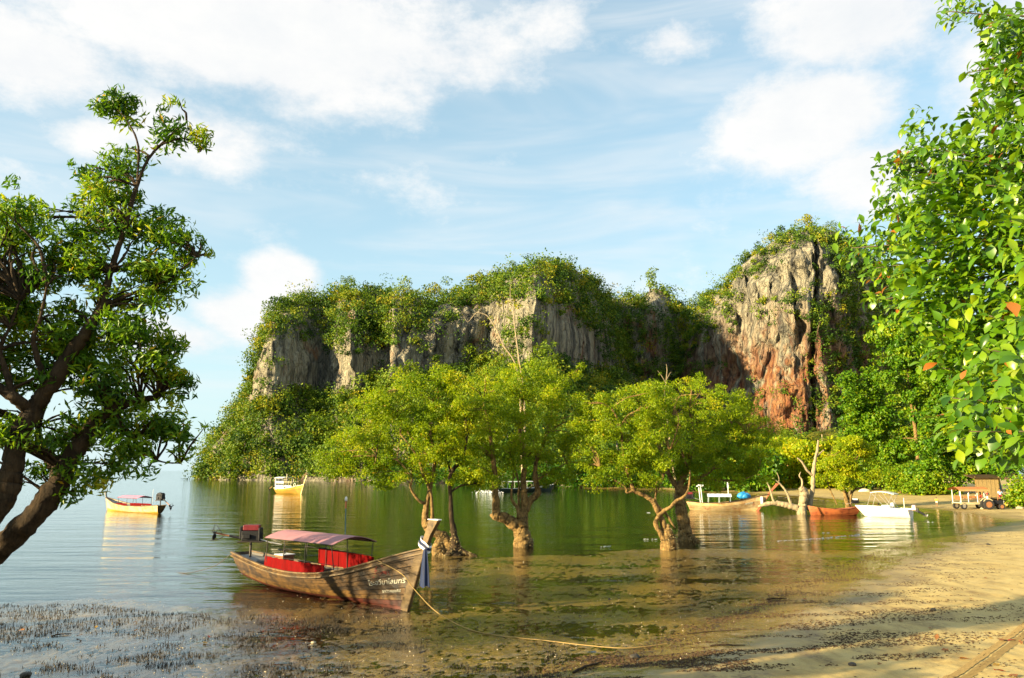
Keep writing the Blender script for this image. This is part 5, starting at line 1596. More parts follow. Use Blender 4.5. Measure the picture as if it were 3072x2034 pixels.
CREAMH = hull_wood('cream_yellow_hull_paint', (0.74, 0.68, 0.46), (0.58, 0.47, 0.24), (0.36, 0.22, 0.07), 0.5)
YELH = hull_wood('ochre_bottom_paint', (0.52, 0.36, 0.05), (0.40, 0.25, 0.03), (0.25, 0.14, 0.02), 0.5)
PINK2 = mat('bright_pink_canvas', (0.66, 0.24, 0.34), 0.6, 0.2, 2.5)
o2, h2 = longtail('cream longtail boat with pink canopy and red seats moored left of the headland', (478, 1541), (322, 1531), 1.9,
         [(0, 1.05), (0.2, 0.88), (0.5, 0.84), (0.75, 1.05), (0.9, 1.35), (1, 1.62)], 2.2, CREAMH, PINK2, (0.28, 0.66, 1.72, 0.24), band=YELH, stemm=GREYW,
         curtains=[(0.22, 0.40, 1, 1.22), (0.45, 0.70, 1, 1.14), (0.3, 0.6, -1, 1.1)], rake=0.35)
long_tail_engine(o2, (-0.05, 0, 1.55), (1.7, -0.75), 1.15, cover=ENGB)
MB().bar((1.25, 0.2, 1.2), (1.2, 0.2, 2.7), 0.02).build('light_pole', WHITEP, o2)

ORANGEH = hull_wood('orange_yellow_hull_paint', (0.70, 0.42, 0.06), (0.58, 0.32, 0.05), (0.38, 0.14, 0.03), 0.5)
o3, h3 = longtail('small yellow and white longtail boat with a cabin moored off the headland', (832, 1480), (903, 1483), 2.3,
         [(0, 1.25), (0.25, 1.1), (0.5, 1.15), (0.75, 1.45), (0.9, 1.75), (1, 2.0)], 3.7, ORANGEH, WHITEP, (0.04, 0.42, 3.2, 0.22), railm=WHITEP, stemm=mat('pale_yellow_stem', (0.75, 0.60, 0.25), 0.5), frame=WHITEP, band=YELH, rake=0.45)
cb = MB()
L3 = h3.L
for (x0, x1, y0, y1, z0, z1) in ((0.06, 0.42, -0.85, -0.78, 1.0, 1.75), (0.06, 0.42, 0.78, 0.85, 1.0, 1.75), (0.06, 0.075, -0.85, 0.85, 1.0, 3.1), (0.06, 0.42, -0.85, -0.78, 2.2, 2.55)):
    cb.box(((x0 + x1) / 2 * L3, (y0 + y1) / 2, (z0 + z1) / 2), ((x1 - x0) * L3, y1 - y0, z1 - z0))
cb.build('cabin', WHITEP, o3)
CAB = mat('pale_yellow_cabin_posts', (0.75, 0.66, 0.38), 0.5)
for u in (0.43, 0.52, 0.62, 0.70):
    for s in (-0.8, 0.8):
        MB().bar((u * L3, s, 1.1), (u * L3, s, 3.0 if u < 0.6 else 2.6), 0.05).build('awning_post', CAB, o3)
MB().box((0.57 * L3, 0, 2.45), (0.28 * L3, 1.6, 0.05)).build('awning_shelf', CAB, o3)
MB().bar((0.44 * L3, -0.3, 3.0), (0.44 * L3, -0.3, 4.0), 0.06).build('mast', CAB, o3)
MB().tube([(0.86 * L3 + 0.3 * math.cos(a), -0.7, 1.95 + 0.3 * math.sin(a)) for a in np.linspace(0, 6.28, 15)], 0.06, 6).build('life_ring', mat('pale_green_ring', (0.55, 0.68, 0.52), 0.5), o3)
long_tail_engine(o3, (-0.35, 0, 1.7), (2.4, -0.9), 1.5, cover=RUST, shaft=mat('orange_shaft', (0.55, 0.30, 0.08), 0.5))

o4, h4 = longtail('dark longtail boat with flat white roof speeding behind the middle mangroves', (1492, 1477), (1652, 1473), 2.2,
         [(0, 1.0), (0.3, 0.85), (0.7, 0.95), (0.9, 1.3), (1, 1.7)], 2.6, mat('dark_green_hull', (0.03, 0.045, 0.035), 0.5), WHITEP, (0.12, 0.62, 2.3, 0.12), railm=WHITEP, frame=WHITEP, rake=0.8)
long_tail_engine(o4, (-0.1, 0, 1.4), (1.9, -1.1), 1.4)
# white wake behind it
rw = np.random.default_rng(8)
wb = G(1478, 1480)
pw = np.stack([wb.x + rw.normal(-0.6, 1.1, 260), wb.y + rw.normal(0, 0.4, 260), np.abs(rw.normal(0, 0.26, 260)) + 0.03], -1)
v = leaf_quads(pw, np.tile([[0, 0, 1.0]], (260, 1)), 0.30, 0.22, r=rw)
link('wake_spray', mesh('wake_spray', v, quad_faces(260)), mat('white_foam', (0.85, 0.87, 0.86), 0.7, 0.05), kind='stuff', label='white spray thrown up behind the speeding boat')

REDBROWN = hull_wood('worn_red_cream_hull', (0.74, 0.60, 0.36), (0.62, 0.42, 0.20), (0.36, 0.10, 0.04), 0.6)
REDSTEM = mat('red_brown_stem', (0.40, 0.12, 0.06), 0.6, 0.3, 8.0)
o5, h5 = longtail('long cream longtail boat with red prow and white tarpaulin behind the right mangroves', (2072, 1530), (2272, 1532), 2.3,
         [(0, 1.15), (0.2, 1.0), (0.5, 1.0), (0.75, 1.3), (0.9, 1.7), (1, 2.0)], 3.2, REDBROWN, WHITEP, (0.26, 0.62, 1.75, 0.30), frame=mat('blue_white_posts', (0.5, 0.58, 0.62), 0.5), stemm=REDSTEM, stemw=0.32, rake=0.7)
L5 = h5.L
for x, dz in ((0.155, 0), (0.185, 0.0)):
    MB().bar((x * L5, 0.2, 1.0), ((x - 0.02 + dz) * L5, 0.2, 3.0), 0.06).build('stern_post', WHITEP, o5)
MB().tube([(0.10 * L5, 0.2, 2.85), (0.15 * L5, 0.2, 3.0), (0.20 * L5, 0.2, 2.9), (0.25 * L5, 0.2, 3.05)], [0.06, 0.14, 0.11, 0.03], 8).build('furled_cloth', WHITEP, o5)
MB().bar((0.58 * L5, 0, 1.9), (0.58 * L5, 0, 3.2), 0.05).bar((0.58 * L5, 0, 2.7), (0.58 * L5, 0, 3.35), 0.10).build('light_pole', WHITEP, o5)
BLUET = mat('blue_tarp_bundle', (0.02, 0.24, 0.55), 0.5, 0.4, 3.0)
bn = MB()
for (x, y, z, r_) in ((0.78, 0, 1.75, 0.42), (0.81, 0.2, 1.85, 0.36), (0.86, 0.1, 1.75, 0.32), (0.83, -0.2, 1.7, 0.30)):
    bn.tube([(x * L5 - r_ * 1.3, y, z - 0.1), (x * L5 - r_ * 0.7, y, z), (x * L5, y, z + 0.12), (x * L5 + r_ * 0.8, y, z), (x * L5 + r_ * 1.3, y, z - 0.05)], [0.08, r_ * 0.8, r_, r_ * 0.75, 0.06], 9)
bnd = bn.build('blue_bundle', BLUET, None, smooth=True, label='bright blue tarpaulin bundle on the bow of the red-prowed boat', category='bundle')
bnd.matrix_world = Matrix.Translation(o5.location) @ Matrix.Rotation(o5.rotation_euler.z, 4, 'Z')
MB().box((1.02 * L5 + 0.35, -0.3, 1.2), (0.25, 0.12, 1.1)).build('prow_ribbon', WHITEC, o5)
long_tail_engine(o5, (-0.1, 0.1, 1.45), (1.2, 0.1), 1.1)
nm = MB()
for k, (du, dq) in enumerate(((0, 0), (0.008, 0.02), (0.014, 0), (0.022, 0.01), (0.030, 0), (0.038, 0.015), (0.046, 0), (0.054, 0.01), (0.064, 0.02), (0.078, 0.02), (0.084, 0))):
    u = 0.80 + du
    q = 0.70 + dq
    vv = [h5.pt(u + a * 0.005, q + c * 0.05, -1, 0.04) for a, c in ((-0.6, -1), (0.4, -1), (0.8, 1), (-0.2, 1))]
    nm.add(vv, [(0, 1, 2, 3)])
nm.build('painted_name', CREAM, o5)

# --- small brown rowing boat
ORB = hull_wood('orange_brown_hull', (0.46, 0.15, 0.05), (0.30, 0.08, 0.03), (0.12, 0.03, 0.015), 0.6)
a6, c6 = G(2566, 1546), G(2434, 1545)
d6 = c6 - a6
rb = thing('rowing_boat', 'low orange brown wooden boat lying beside the hollow stump', 'boat', (a6.x, a6.y, -0.15), math.atan2(d6.y, d6.x))
h6 = Hull(d6.length, 1.6, [(0, 1.05), (0.2, 0.80), (0.5, 0.72), (0.8, 0.85), (1, 1.05)], rake=0.3, srake=0.6, stern=0.4)
for side in (-1, 1):
    for q0, q1 in ((0, 0.5), (0.5, 0.78), (0.78, 1.0)):
        v, f = h6.skin(q0, q1, side, nu=20, rows=2)
        MB().add(v, f).build('plank', ORB, rb)
    loft_rail(h6, side, 0.09, 0.05, 0.0).build('gunwale', ORB, rb)
inside(h6, rb, INNER, ORB)
for u in (0.3, 0.5, 0.7):
    a_, c_ = h6.top(u, -1, 0.05, -0.1), h6.top(u, 1, 0.05, -0.1)
    MB().box((a_ + c_) / 2, (0.25, (c_ - a_).length, 0.04)).build('thwart', ORB, rb)
long_tail_engine(rb, (-0.1, 0, 1.35), (1.9, -0.2), 0.7, cover=WHITEP)

# --- white speedboat with sun awning and outboard
a7, c7 = G(2736, 1554), G(2600, 1549)
d7 = c7 - a7
sb = thing('speedboat', 'small white speedboat with sun awning and black outboard at the water edge', 'boat', (a7.x, a7.y, -0.12), math.atan2(d7.y, d7.x))
GEL = mat('white_gelcoat', (0.80, 0.79, 0.72), 0.25, 0.08, 3.0, spec=0.6)
h7 = Hull(d7.length, 2.1, [(0, 0.92), (0.3, 0.95), (0.6, 1.02), (0.85, 1.10), (1, 1.12)], rake=0.9, srake=-0.1, stern=0.9, keel=(0.0, 0, 0.18), full=0.45)
for side in (-1, 1):
    v, f = h7.skin(0, 0.62, side, nu=22, rows=3)
    MB().add(v, f).build('bottom', YELH if False else GEL, sb)
    v, f = h7.skin(0.62, 1.0, side, nu=22, rows=3)
    MB().add(v, f).build('topside', GEL, sb)
    loft_rail(h7, side, 0.08, 0.06, 0.0).build('gunwale', GEL, sb)
inside(h7, sb, GEL, GEL, fore=0.5, aft=0.1)
L7 = d7.length
MB().box((0.52 * L7, 0, 1.12), (0.9, 1.5, 0.35), taper=0.75).build('foredeck_hump', GEL, sb, bevel=0.05)
MB().box((0.42 * L7, -0.3, 1.15), (0.3, 0.5, 0.7), taper=0.8).build('console', GEL, sb, bevel=0.03)
AW = []
vv, ff = [], []
for i in range(9):
    for j in range(2):
        for k in range(2):
            vv.append(Vector((0.30 * L7 + 0.52 * L7 * i / 8, (-0.85, 0.85)[j], 2.35 + 0.16 * math.sin(math.pi * i / 8) + 0.14 * i / 8 - 0.05 * k)))
for i in range(8):
    a = i * 4
    ff += [(a, a + 2, a + 6, a + 4), (a + 1, a + 5, a + 7, a + 3), (a, a + 4, a + 5, a + 1), (a + 2, a + 3, a + 7, a + 6)]
aw = MB().add(vv, ff).build('sun_awning', GEL, sb)
for s in (-0.85, 0.85):
    for x0, x1, z1 in ((0.50, 0.32, 2.36), (0.50, 0.80, 2.48), (0.33, 0.55, 2.5), (0.92, 0.80, 2.45)):
        MB().bar((x0 * L7, s, 0.98), (x1 * L7, s, z1), 0.022).build('awning_strut', ALU, sb)
for x in (0.22, 0.66):
    MB().box((x * L7, -1.06 + 0.1 * (x > 0.5), 0.74), (0.28, 0.05, 0.06), rot=Matrix.Rotation(0.5, 3, 'Y')).build('rubber_fender', ENGB, sb)
MB().bar((0.12 * L7, 0.4, 0.9), (0.12 * L7, 0.4, 2.0), 0.03).build('stern_light', WHITEP, sb)
ob = MB().box((-0.25, 0, 1.10), (0.42, 0.36, 0.50), taper=0.8).build('outboard_cowl', mat('pink_grey_cowl', (0.55, 0.36, 0.32), 0.4), sb, bevel=0.05)
MB().box((-0.48, 0, 0.90), (0.30, 0.22, 0.35)).bar((-0.45, 0, 0.85), (-1.15, 0, 0.45), 0.12, 8, 0.09).box((-1.2, 0, 0.42), (0.32, 0.10, 0.22)).build('outboard_leg', ENGB, sb)
MB().disc((-1.38, 0, 0.38), (1, 0, 0.4), 0.16, 0.05, 10).build('propeller', ALU, sb)
# ------------------------------------------------------------------ people (continuous skinned bodies, clothes as children)
SKINM = mat('tan_skin', (0.30, 0.16, 0.08), 0.6, 0.12, 8.0)
HAIR = mat('black_hair', (0.012, 0.010, 0.009), 0.5, 0.3, 20.0)
def skinned(name, joints, bones, radii, material, parent, root_i=0):
    me = bpy.data.meshes.new(name)
    me.from_pydata([tuple(j) for j in joints], bones, [])
    o = link(name, me, None, parent)
    md = o.modifiers.new('skin', 'SKIN')
    md.use_smooth_shade = True
    sv = me.skin_vertices[0].data if me.skin_vertices else None
    if sv is None:
        bm = bmesh.new()
        bm.from_mesh(me)
        bm.verts.layers.skin.verify()
        bm.to_mesh(me)
        bm.free()
        sv = me.skin_vertices[0].data
    for i, r_ in enumerate(radii):
        sv[i].radius = (r_, r_ * 0.85)
        sv[i].use_root = (i == root_i)
    sd = o.modifiers.new('subdivision', 'SUBSURF')
    sd.levels = sd.render_levels = 1
    me.materials.append(material)
    return o
def person(label, loc, rz, h, shirt, shorts, pose='stand', hat=None):
    k = h / 1.7
    o = thing('person', label, 'person', loc, rz)
    sit = pose == 'sit'
    if sit:
        hip, kn, an = (0.09, 0, 0.0), (0.10, -0.42, 0.03), (0.10, -0.44, -0.40)
        kn2, an2 = (-0.10, -0.42, 0.03), (-0.10, -0.44, -0.40)
        base = 0.0
    else:
        st = 0.10 if pose == 'walk' else 0.02
        hip, kn, an = (0.09, 0, 0.88), (0.10, -st, 0.47), (0.10, st * 0.6, 0.06)
        kn2, an2 = (-0.10, st, 0.47), (-0.10, st * 1.6 - 0.06, 0.06)
        base = 0.90
    j = [(0, 0, base), (0, 0.01, base + 0.25), (0, 0, base + 0.48), (0, -0.01, base + 0.57), (0, -0.02, base + 0.66), (0, -0.03, base + 0.76),
         hip, kn, an, (an[0], an[1] - 0.14, an[2] - 0.03), (-hip[0], hip[1], hip[2]), kn2, an2, (an2[0], an2[1] - 0.14, an2[2] - 0.03),
         (0.18, 0, base + 0.47), (0.24, 0.02, base + 0.22), (0.25, -0.12, base + 0.02), (0.25, -0.18, base - 0.03),
         (-0.18, 0, base + 0.47), (-0.24, 0.02, base + 0.22), (-0.22, -0.14, base + 0.06), (-0.21, -0.20, base + 0.02)]
    bones = [(0, 1), (1, 2), (2, 3), (3, 4), (4, 5), (0, 6), (6, 7), (7, 8), (8, 9), (0, 10), (10, 11), (11, 12), (12, 13), (2, 14), (14, 15), (15, 16), (16, 17), (2, 18), (18, 19), (19, 20), (20, 21)]
    rad = [0.13, 0.12, 0.13, 0.055, 0.085, 0.085, 0.085, 0.06, 0.04, 0.035, 0.085, 0.06, 0.04, 0.035, 0.055, 0.042, 0.033, 0.03, 0.055, 0.042, 0.033, 0.03]
    sc = [tuple(c * k for c in p) for p in j]
    skinned('body', sc, bones, [r_ * k for r_ in rad], SKINM, o)
    sj = [0, 1, 2, 14, 15, 18, 19]
    sb_ = [(0, 1), (1, 2), (2, 3), (3, 4), (2, 5), (5, 6)]
    skinned('shirt', [sc[i] for i in sj], sb_, [x * k for x in (0.155, 0.145, 0.15, 0.075, 0.062, 0.075, 0.062)], shirt, o)
    km = tuple((np.array(sc[6]) * 0.45 + np.array(sc[7]) * 0.55))
    km2 = tuple((np.array(sc[10]) * 0.45 + np.array(sc[11]) * 0.55))
    skinned('shorts', [sc[0], sc[6], km, sc[10], km2], [(0, 1), (1, 2), (0, 3), (3, 4)], [x * k for x in (0.15, 0.105, 0.095, 0.105, 0.095)], shorts, o)
    hd = Vector(sc[5])
    hm = MB()
    hm.tube([hd + Vector((0, 0.03, -0.05)) * k, hd + Vector((0, 0.02, 0.02)) * k, hd + Vector((0, 0.01, 0.07)) * k, hd + Vector((0, 0, 0.105)) * k], [0.095 * k, 0.108 * k, 0.085 * k, 0.02 * k], 10)
    hm.build('hair', hat or HAIR, o, smooth=True)
    return o
YEL = mat('yellow_shirt', (0.62, 0.46, 0.03), 0.8, 0.2, 8)
REDS = mat('red_shirt', (0.55, 0.03, 0.03), 0.8, 0.2, 8)
BLUES = mat('pale_blue_shirt', (0.35, 0.52, 0.72), 0.8, 0.2, 8)
WHITES = mat('white_shirt', (0.72, 0.70, 0.64), 0.8, 0.15, 8)
DARKS = mat('dark_cloth', (0.03, 0.03, 0.045), 0.8, 0.2, 8)
REDSH = mat('dark_red_shorts', (0.30, 0.03, 0.04), 0.8, 0.2, 8)
def on_ground(px, py):
    p = G(px, py, 0.0)
    for _ in range(4):
        p = G(px, py, gz(p.x, p.y))
    return p
pc = on_ground(2811, 1520)
person('child in yellow shirt and white shorts walking along the water edge', pc, 2.6, 1.12, YEL, WHITES, 'walk')

# ------------------------------------------------------------------ tractor and trailer with canopy
TYRE = mat('black_rubber', (0.02, 0.02, 0.02), 0.8, 0.3, 12.0)
FRAMEY = mat('pale_yellow_frame', (0.62, 0.53, 0.30), 0.6, 0.2, 6.0)
ORC = mat('orange_canopy', (0.50, 0.19, 0.05), 0.6, 0.25, 3.0)
def wheel(parent, c, r_, w_, hub=ALU):
    t = MB()
    c = Vector(c)
    n = 22
    prof = [(-w_ / 2, r_ * 0.62), (-w_ / 2, r_ * 0.92), (-w_ / 3, r_), (w_ / 3, r_), (w_ / 2, r_ * 0.92), (w_ / 2, r_ * 0.62)]
    v, f = [], []
    for k in range(n):
        a = 2 * math.pi * k / n
        rr = 1 + 0.03 * (k % 2)
        for (y, q) in prof:
            v.append(c + Vector((q * rr * math.cos(a), y, q * rr * math.sin(a))))
    m_ = len(prof)
    for k in range(n):
        for i in range(m_ - 1):
            a0, a1 = k * m_ + i, ((k + 1) % n) * m_ + i
            f.append((a0, a0 + 1, a1 + 1, a1))
    w0 = MB().add(v, f).build('wheel', TYRE, parent)
    MB().disc(c, (0, 1, 0), r_ * 0.62, w_ * 0.7, 14).build('rim', hub, w0)
    return w0
tp = on_ground(2916, 1527)
trl = thing('passenger_trailer', 'passenger trailer with orange canopy roof parked at the back of the beach', 'trailer', tp, 0.10)
trl.scale = (0.9, 0.9, 0.9)
MB().box((0, 0, 0.78), (4.0, 1.7, 0.12)).box((0, -0.8, 0.66), (4.0, 0.10, 0.14)).box((0, 0.8, 0.66), (4.0, 0.10, 0.14)).build('bed', FRAMEY, trl)
for x in (-1.9, -0.9, 0.3, 1.2):
    for s in (-0.78, 0.78):
        MB().bar((x, s, 0.8), (x, s, 2.35), 0.045).build('post', WHITEP, trl)
v, f = [], []
for k in (0, 1):
    for i in range(8):
        for j, y in enumerate((-1.15, -0.6, 0, 0.6, 1.15)):
            v.append(Vector((-2.3 + 4.0 * i / 7, y, 2.36 + 0.36 * (1 - (y / 1.15) ** 2) - 0.05 * k)))
for i in range(7):
    for j in range(4):
        a = i * 5 + j
        f += [(a, a + 5, a + 6, a + 1), (40 + a, 40 + a + 1, 40 + a + 6, 40 + a + 5)]
MB().add(v, f).build('canopy_roof', ORC, trl)
MB().box((-0.3, -1.15, 2.31), (4.0, 0.03, 0.20)).build('roof_valance', mat('pale_orange_valance', (0.62, 0.34, 0.13), 0.6), trl)
for x in (-1.4, -0.2, 0.9):
    MB().box((x, 0, 1.15), (0.42, 1.5, 0.06)).box((x - 0.2, 0, 1.4), (0.05, 1.5, 0.35)).build('bench', BROWNB, trl)
MB().bar((-1.9, -0.8, 1.25), (1.6, -0.8, 1.25), 0.03).build('side_rail', FRAMEY, trl)
for x in (-1.55, 1.5):
    for s in (-0.72, 0.72):
        wheel(trl, (x, s, 0.42), 0.42, 0.26)
MB().bar((2.0, 0, 0.7), (3.0, 0, 0.6), 0.06).build('drawbar', FRAMEY, trl)
tq = on_ground(2975, 1528)
trc = thing('tractor', 'small black farm tractor with big rear wheels hitched before the trailer', 'tractor', tq, -0.25)
trc.scale = (0.78, 0.78, 0.78)
MB().box((0.75, 0, 1.0), (1.5, 0.55, 0.5), taper=0.9).box((-0.1, 0, 0.75), (0.8, 0.6, 0.5)).build('body', ENGB, trc, bevel=0.04)
MB().box((-0.45, 0, 1.12), (0.5, 0.6, 0.12)).box((-0.7, 0, 1.35), (0.10, 0.55, 0.4)).build('seat', BROWNB, trc, bevel=0.03)
MB().box((1.52, 0, 1.0), (0.06, 0.5, 0.42)).build('radiator_grille', ALU, trc)
for s in (-1, 1):
    MB().disc((1.56, 0.16 * s, 1.12), (1, 0, 0), 0.09, 0.05, 10).build('headlight', WHITEP, trc)
    wheel(trc, (-0.5, 0.66 * s, 0.68), 0.68, 0.38, RUST)
    wheel(trc, (1.15, 0.55 * s, 0.40), 0.40, 0.22, RUST)
    MB().tube([(-1.1, 0.66 * s, 1.1), (-0.8, 0.66 * s, 1.42), (-0.3, 0.66 * s, 1.45), (0.05, 0.66 * s, 1.2)], 0.05).build('mudguard', FRAMEY, trc)
MB().bar((0.35, 0, 1.2), (0.1, 0, 1.6), 0.03).tube([(0.1 + 0.0, 0.2 * math.cos(a), 1.62 + 0.2 * math.sin(a) * 0.6) for a in np.linspace(0, 6.28, 13)], 0.02, 5).build('steering_wheel', ENGB, trc)
MB().bar((0.95, 0.18, 1.2), (0.95, 0.18, 1.95), 0.04).build('exhaust_pipe', RUST, trc)
def rel(o, x, y, z):
    return o.location + Matrix.Rotation(o.rotation_euler.z, 3, 'Z') @ (Vector((x, y, z)) * o.scale.x)
person('driver in white shirt and red cap sitting on the tractor', rel(trc, -0.42, 0, 1.20), 1.3, 1.65, WHITES, DARKS, 'sit', REDS)
person('person in red shirt sitting in the trailer beside the white post', rel(trl, 0.95, -0.45, 1.20), 1.6, 1.6, REDS, WHITES, 'sit')
person('person in white shirt sitting at the front end of the trailer', rel(trl, 1.5, -0.3, 1.12), 1.2, 1.6, WHITES, DARKS, 'sit')
p8 = on_ground(3003, 1509)
person('person in pale blue shirt bending by the beached boat', p8, 2.9, 1.75, BLUES, REDSH, 'walk')
p9 = on_ground(2963, 1514)
person('person in black shirt standing behind the tractor', p9, 2.4, 1.7, DARKS, WHITES, 'stand')

# beached dark boat, plank shelter and beach clutter beside them
a8, c8 = on_ground(3062, 1512), on_ground(2980, 1524)
d8 = c8 - a8
bb = thing('beached_boat', 'dark wooden boat hauled out on the sand right of the tractor', 'boat', (a8.x, a8.y, gz(a8.x, a8.y) - 0.05), math.atan2(d8.y, d8.x))
h8 = Hull(d8.length + 0.3, 1.5, [(0, 0.75), (0.3, 0.62), (0.7, 0.66), (1, 0.9)], rake=0.4, srake=0.3)
DKH = hull_wood('dark_old_hull', (0.10, 0.06, 0.03), (0.05, 0.032, 0.018), (0.02, 0.013, 0.008))
for side in (-1, 1):
    for q0, q1 in ((0, 0.6), (0.6, 1.0)):
        v, f = h8.skin(q0, q1, side, nu=14, rows=2)
        MB().add(v, f).build('plank', DKH, bb)
    loft_rail(h8, side, 0.10, 0.05, 0.0).build('gunwale', RAILW, bb)
inside(h8, bb, INNER, RAILW)
ps = on_ground(2966, 1494)
sh = thing('plank_shelter', 'shelter of upright tan boards under the trees behind the tractor', 'shelter', ps, 0.0)
TAN = mat('tan_boards', (0.36, 0.25, 0.10), 0.7, 0.4, 4.0, stretch=(4, 4, 0.5))
for k in range(11):
    MB().box((-1.4 + 0.29 * k, 0.02 * (k % 2), 1.35), (0.27, 0.05, 2.7 + 0.12 * ((k * 7) % 3))).build('board', TAN, sh)
for s in (-1.6, 1.75):
    MB().bar((s, 0.1, 0), (s, 0.1, 3.0), 0.08).build('post', BARK, sh)
MB().box((0, 0.9, 3.0), (4.2, 2.4, 0.10), rot=Matrix.Rotation(0.2, 3, 'X')).build('roof', DKH, sh)
bq = on_ground(2986, 1506)
bench = thing('wooden_bench', 'long pale wooden bench in front of the plank shelter', 'bench', bq, 0.05)
MB().box((0, 0, 0.45), (1.9, 0.4, 0.07)).build('seat', TAN, bench)
MB().box((0, 0.2, 0.85), (1.9, 0.06, 0.22)).build('backrest', TAN, bench)
for x in (-0.8, 0.8):
    for y in (-0.15, 0.15):
        MB().bar((x, y, 0), (x, y, 0.45), 0.04).build('leg', TAN, bench)
fp = on_ground(3000, 1492)
fl_ = thing('cloth_banner', 'turquoise and white cloth hanging on a leaning pole beside the shelter', 'banner', fp, 0)
MB().bar((0.55, 0, 0), (0.15, 0, 2.7), 0.05).build('pole', RAILW, fl_)
v, f = [], []
for k in (0, 1):
    for i in range(9):
        for j in range(4):
            v.append(Vector((-0.3 + 0.16 * j + 0.02 * i, 0.04 * math.sin(j * 2 + i) + 0.01 * k, 2.55 - 0.20 * i)))
for i in range(8):
    for j in range(3):
        a = i * 4 + j
        f += [(a, a + 1, a + 5, a + 4), (36 + a, 36 + a + 4, 36 + a + 5, 36 + a + 1)]
MB().add(v, f).build('cloth', mat('turquoise_cloth', (0.04, 0.34, 0.46), 0.7, 0.5, 3.0), fl_)
def rock(label, px, py, s, m, seed, name='beach_rock'):
    r = np.random.default_rng(seed)
    bm = bmesh.new()
    bmesh.ops.create_icosphere(bm, subdivisions=2, radius=1)
    for q in bm.verts:
        q.co *= 1 + 0.35 * float(vnoise(np.array([q.co.x * 1.4 + seed]), np.array([q.co.y * 1.4]), np.array([q.co.z * 1.4]))[0])
        q.co.z *= 0.6
    me = bpy.data.meshes.new(name)
    bm.to_mesh(me)
    bm.free()
    p = on_ground(px, py)
    o = link(name, me, m, label=label, category='rock')
    o.location = p + Vector((0, 0, s * 0.25))
    o.scale = (s, s, s)
    return o
STONE = mat('pale_stone', (0.42, 0.36, 0.24), 0.85, 0.35, 5.0, bump=0.5)
DST = mat('dark_wet_stone', (0.05, 0.042, 0.03), 0.6, 0.5, 6.0, bump=0.5)
rock('yellow ochre boulder at the right end of the beached boat', 3035, 1522, 0.75, mat('ochre_stone', (0.42, 0.28, 0.06), 0.9, 0.3, 4.0), 1)
rock('pale boulder right of the ochre boulder at the right edge', 3060, 1527, 0.45, STONE, 2)
rock('round pale boulder in front of the tractor wheels', 2951, 1527, 0.32, STONE, 3)
rock('pale block at the foot of the small mangrove on the far beach', 2592, 1478, 1.0, mat('white_block', (0.7, 0.62, 0.5), 0.8), 4)

# ------------------------------------------------------------------ roots, litter, leaves and tracks on the ground
rs = np.random.default_rng(77)
def scatter(n, x0, x1, y0, y1, keep):
    """random ground points by pixel area of the visible foreground"""
    px, py = rs.uniform(x0, x1, n), rs.uniform(y0, y1, n)
    D = CAMZ * F / (py - 1411)
    x, y = (px - 1536) / F * D, D
    z = ground_z(x, y)
    k = keep(px, py, x, y, z)
    return x[k], y[k], z[k]
def spikes(name, label, x, y, z, h, r0, lean, material):
    n = len(x)
    a = rs.uniform(0, 6.28, n)
    h = h * (0.25 + 1.3 * rs.random(n) ** 2.2)
    r0 = r0 * rs.uniform(0.7, 1.4, n)
    b0 = np.stack([x, y, z - 0.01], -1)
    v = np.zeros((n, 4, 3))
    for k in range(3):
        v[:, k] = b0 + np.stack([r0 * np.cos(a + k * 2.094), r0 * np.sin(a + k * 2.094), np.zeros(n)], -1)
    v[:, 3] = b0 + np.stack([rs.normal(0, lean, n) * h, rs.normal(0, lean, n) * h, h], -1)
    i = np.arange(n) * 4
    f = np.concatenate([np.stack([i + p, i + q, i + 3], -1) for p, q in ((0, 1), (1, 2), (2, 0))])
    return link(name, mesh(name, v, f), material, kind='stuff', label=label)
DARKMUD = mat('black_breathing_roots', (0.022, 0.017, 0.012), 0.7, 0.4, 30.0)
def kd(px, py, x, y, z):
    edge = 1792 + 0.03 * px + 22 * vnoise(px / 140, py / 40)
    d = 0.20 + 1.1 * fbm(x * 0.9, y * 0.9, o=4, g=0.6) - np.clip((px - 900) / 900, 0, 0.65)
    band = (py < 1880 + 20 * vnoise(px / 90, py / 30)) * np.clip(1.25 - px / 900, 0, 1) * 1.0
    return (py > edge) & (rs.random(len(px)) < d + band) & (z < 0.12)
x, y, z = scatter(52000, -150, 1700, 1790, 2060, kd)
spikes('breathing_roots', 'short black mangrove roots sticking out of the wet mud', x, y, z, 0.075, 0.011, 0.35, DARKMUD)
# dark crumbs of mud and bark along the tide line and over the spit
def shards(name, label, x, y, z, L, W, material, lift=0.006, tint=None):
    n = len(x)
    a = rs.uniform(0, 6.28, n)
    l, w_ = L * rs.uniform(0.3, 1.6, n), W * rs.uniform(0.4, 1.4, n)
    d = np.stack([np.cos(a), np.sin(a), rs.normal(0, 0.10, n)], -1)
    s = np.stack([-np.sin(a), np.cos(a), rs.normal(0, 0.2, n)], -1)
    c = np.stack([x, y, z + lift], -1)
    v = np.stack([c - d * l[:, None] / 2, c + s * w_[:, None] / 2, c + d * l[:, None] / 2, c - s * w_[:, None] / 2, c + np.stack([0 * x, 0 * x, w_ * 0.45 + 0.003], -1)], 1)
    i = np.arange(n) * 5
    f = np.concatenate([np.stack([i + p, i + q, i + 4], -1) for p, q in ((0, 1), (1, 2), (2, 3), (3, 0))])
    return link(name, mesh(name, v, f), material, kind='stuff', label=label)
LITTER = mat('brown_leaf_litter', (0.060, 0.030, 0.010), 0.8, 0.6, 25.0)
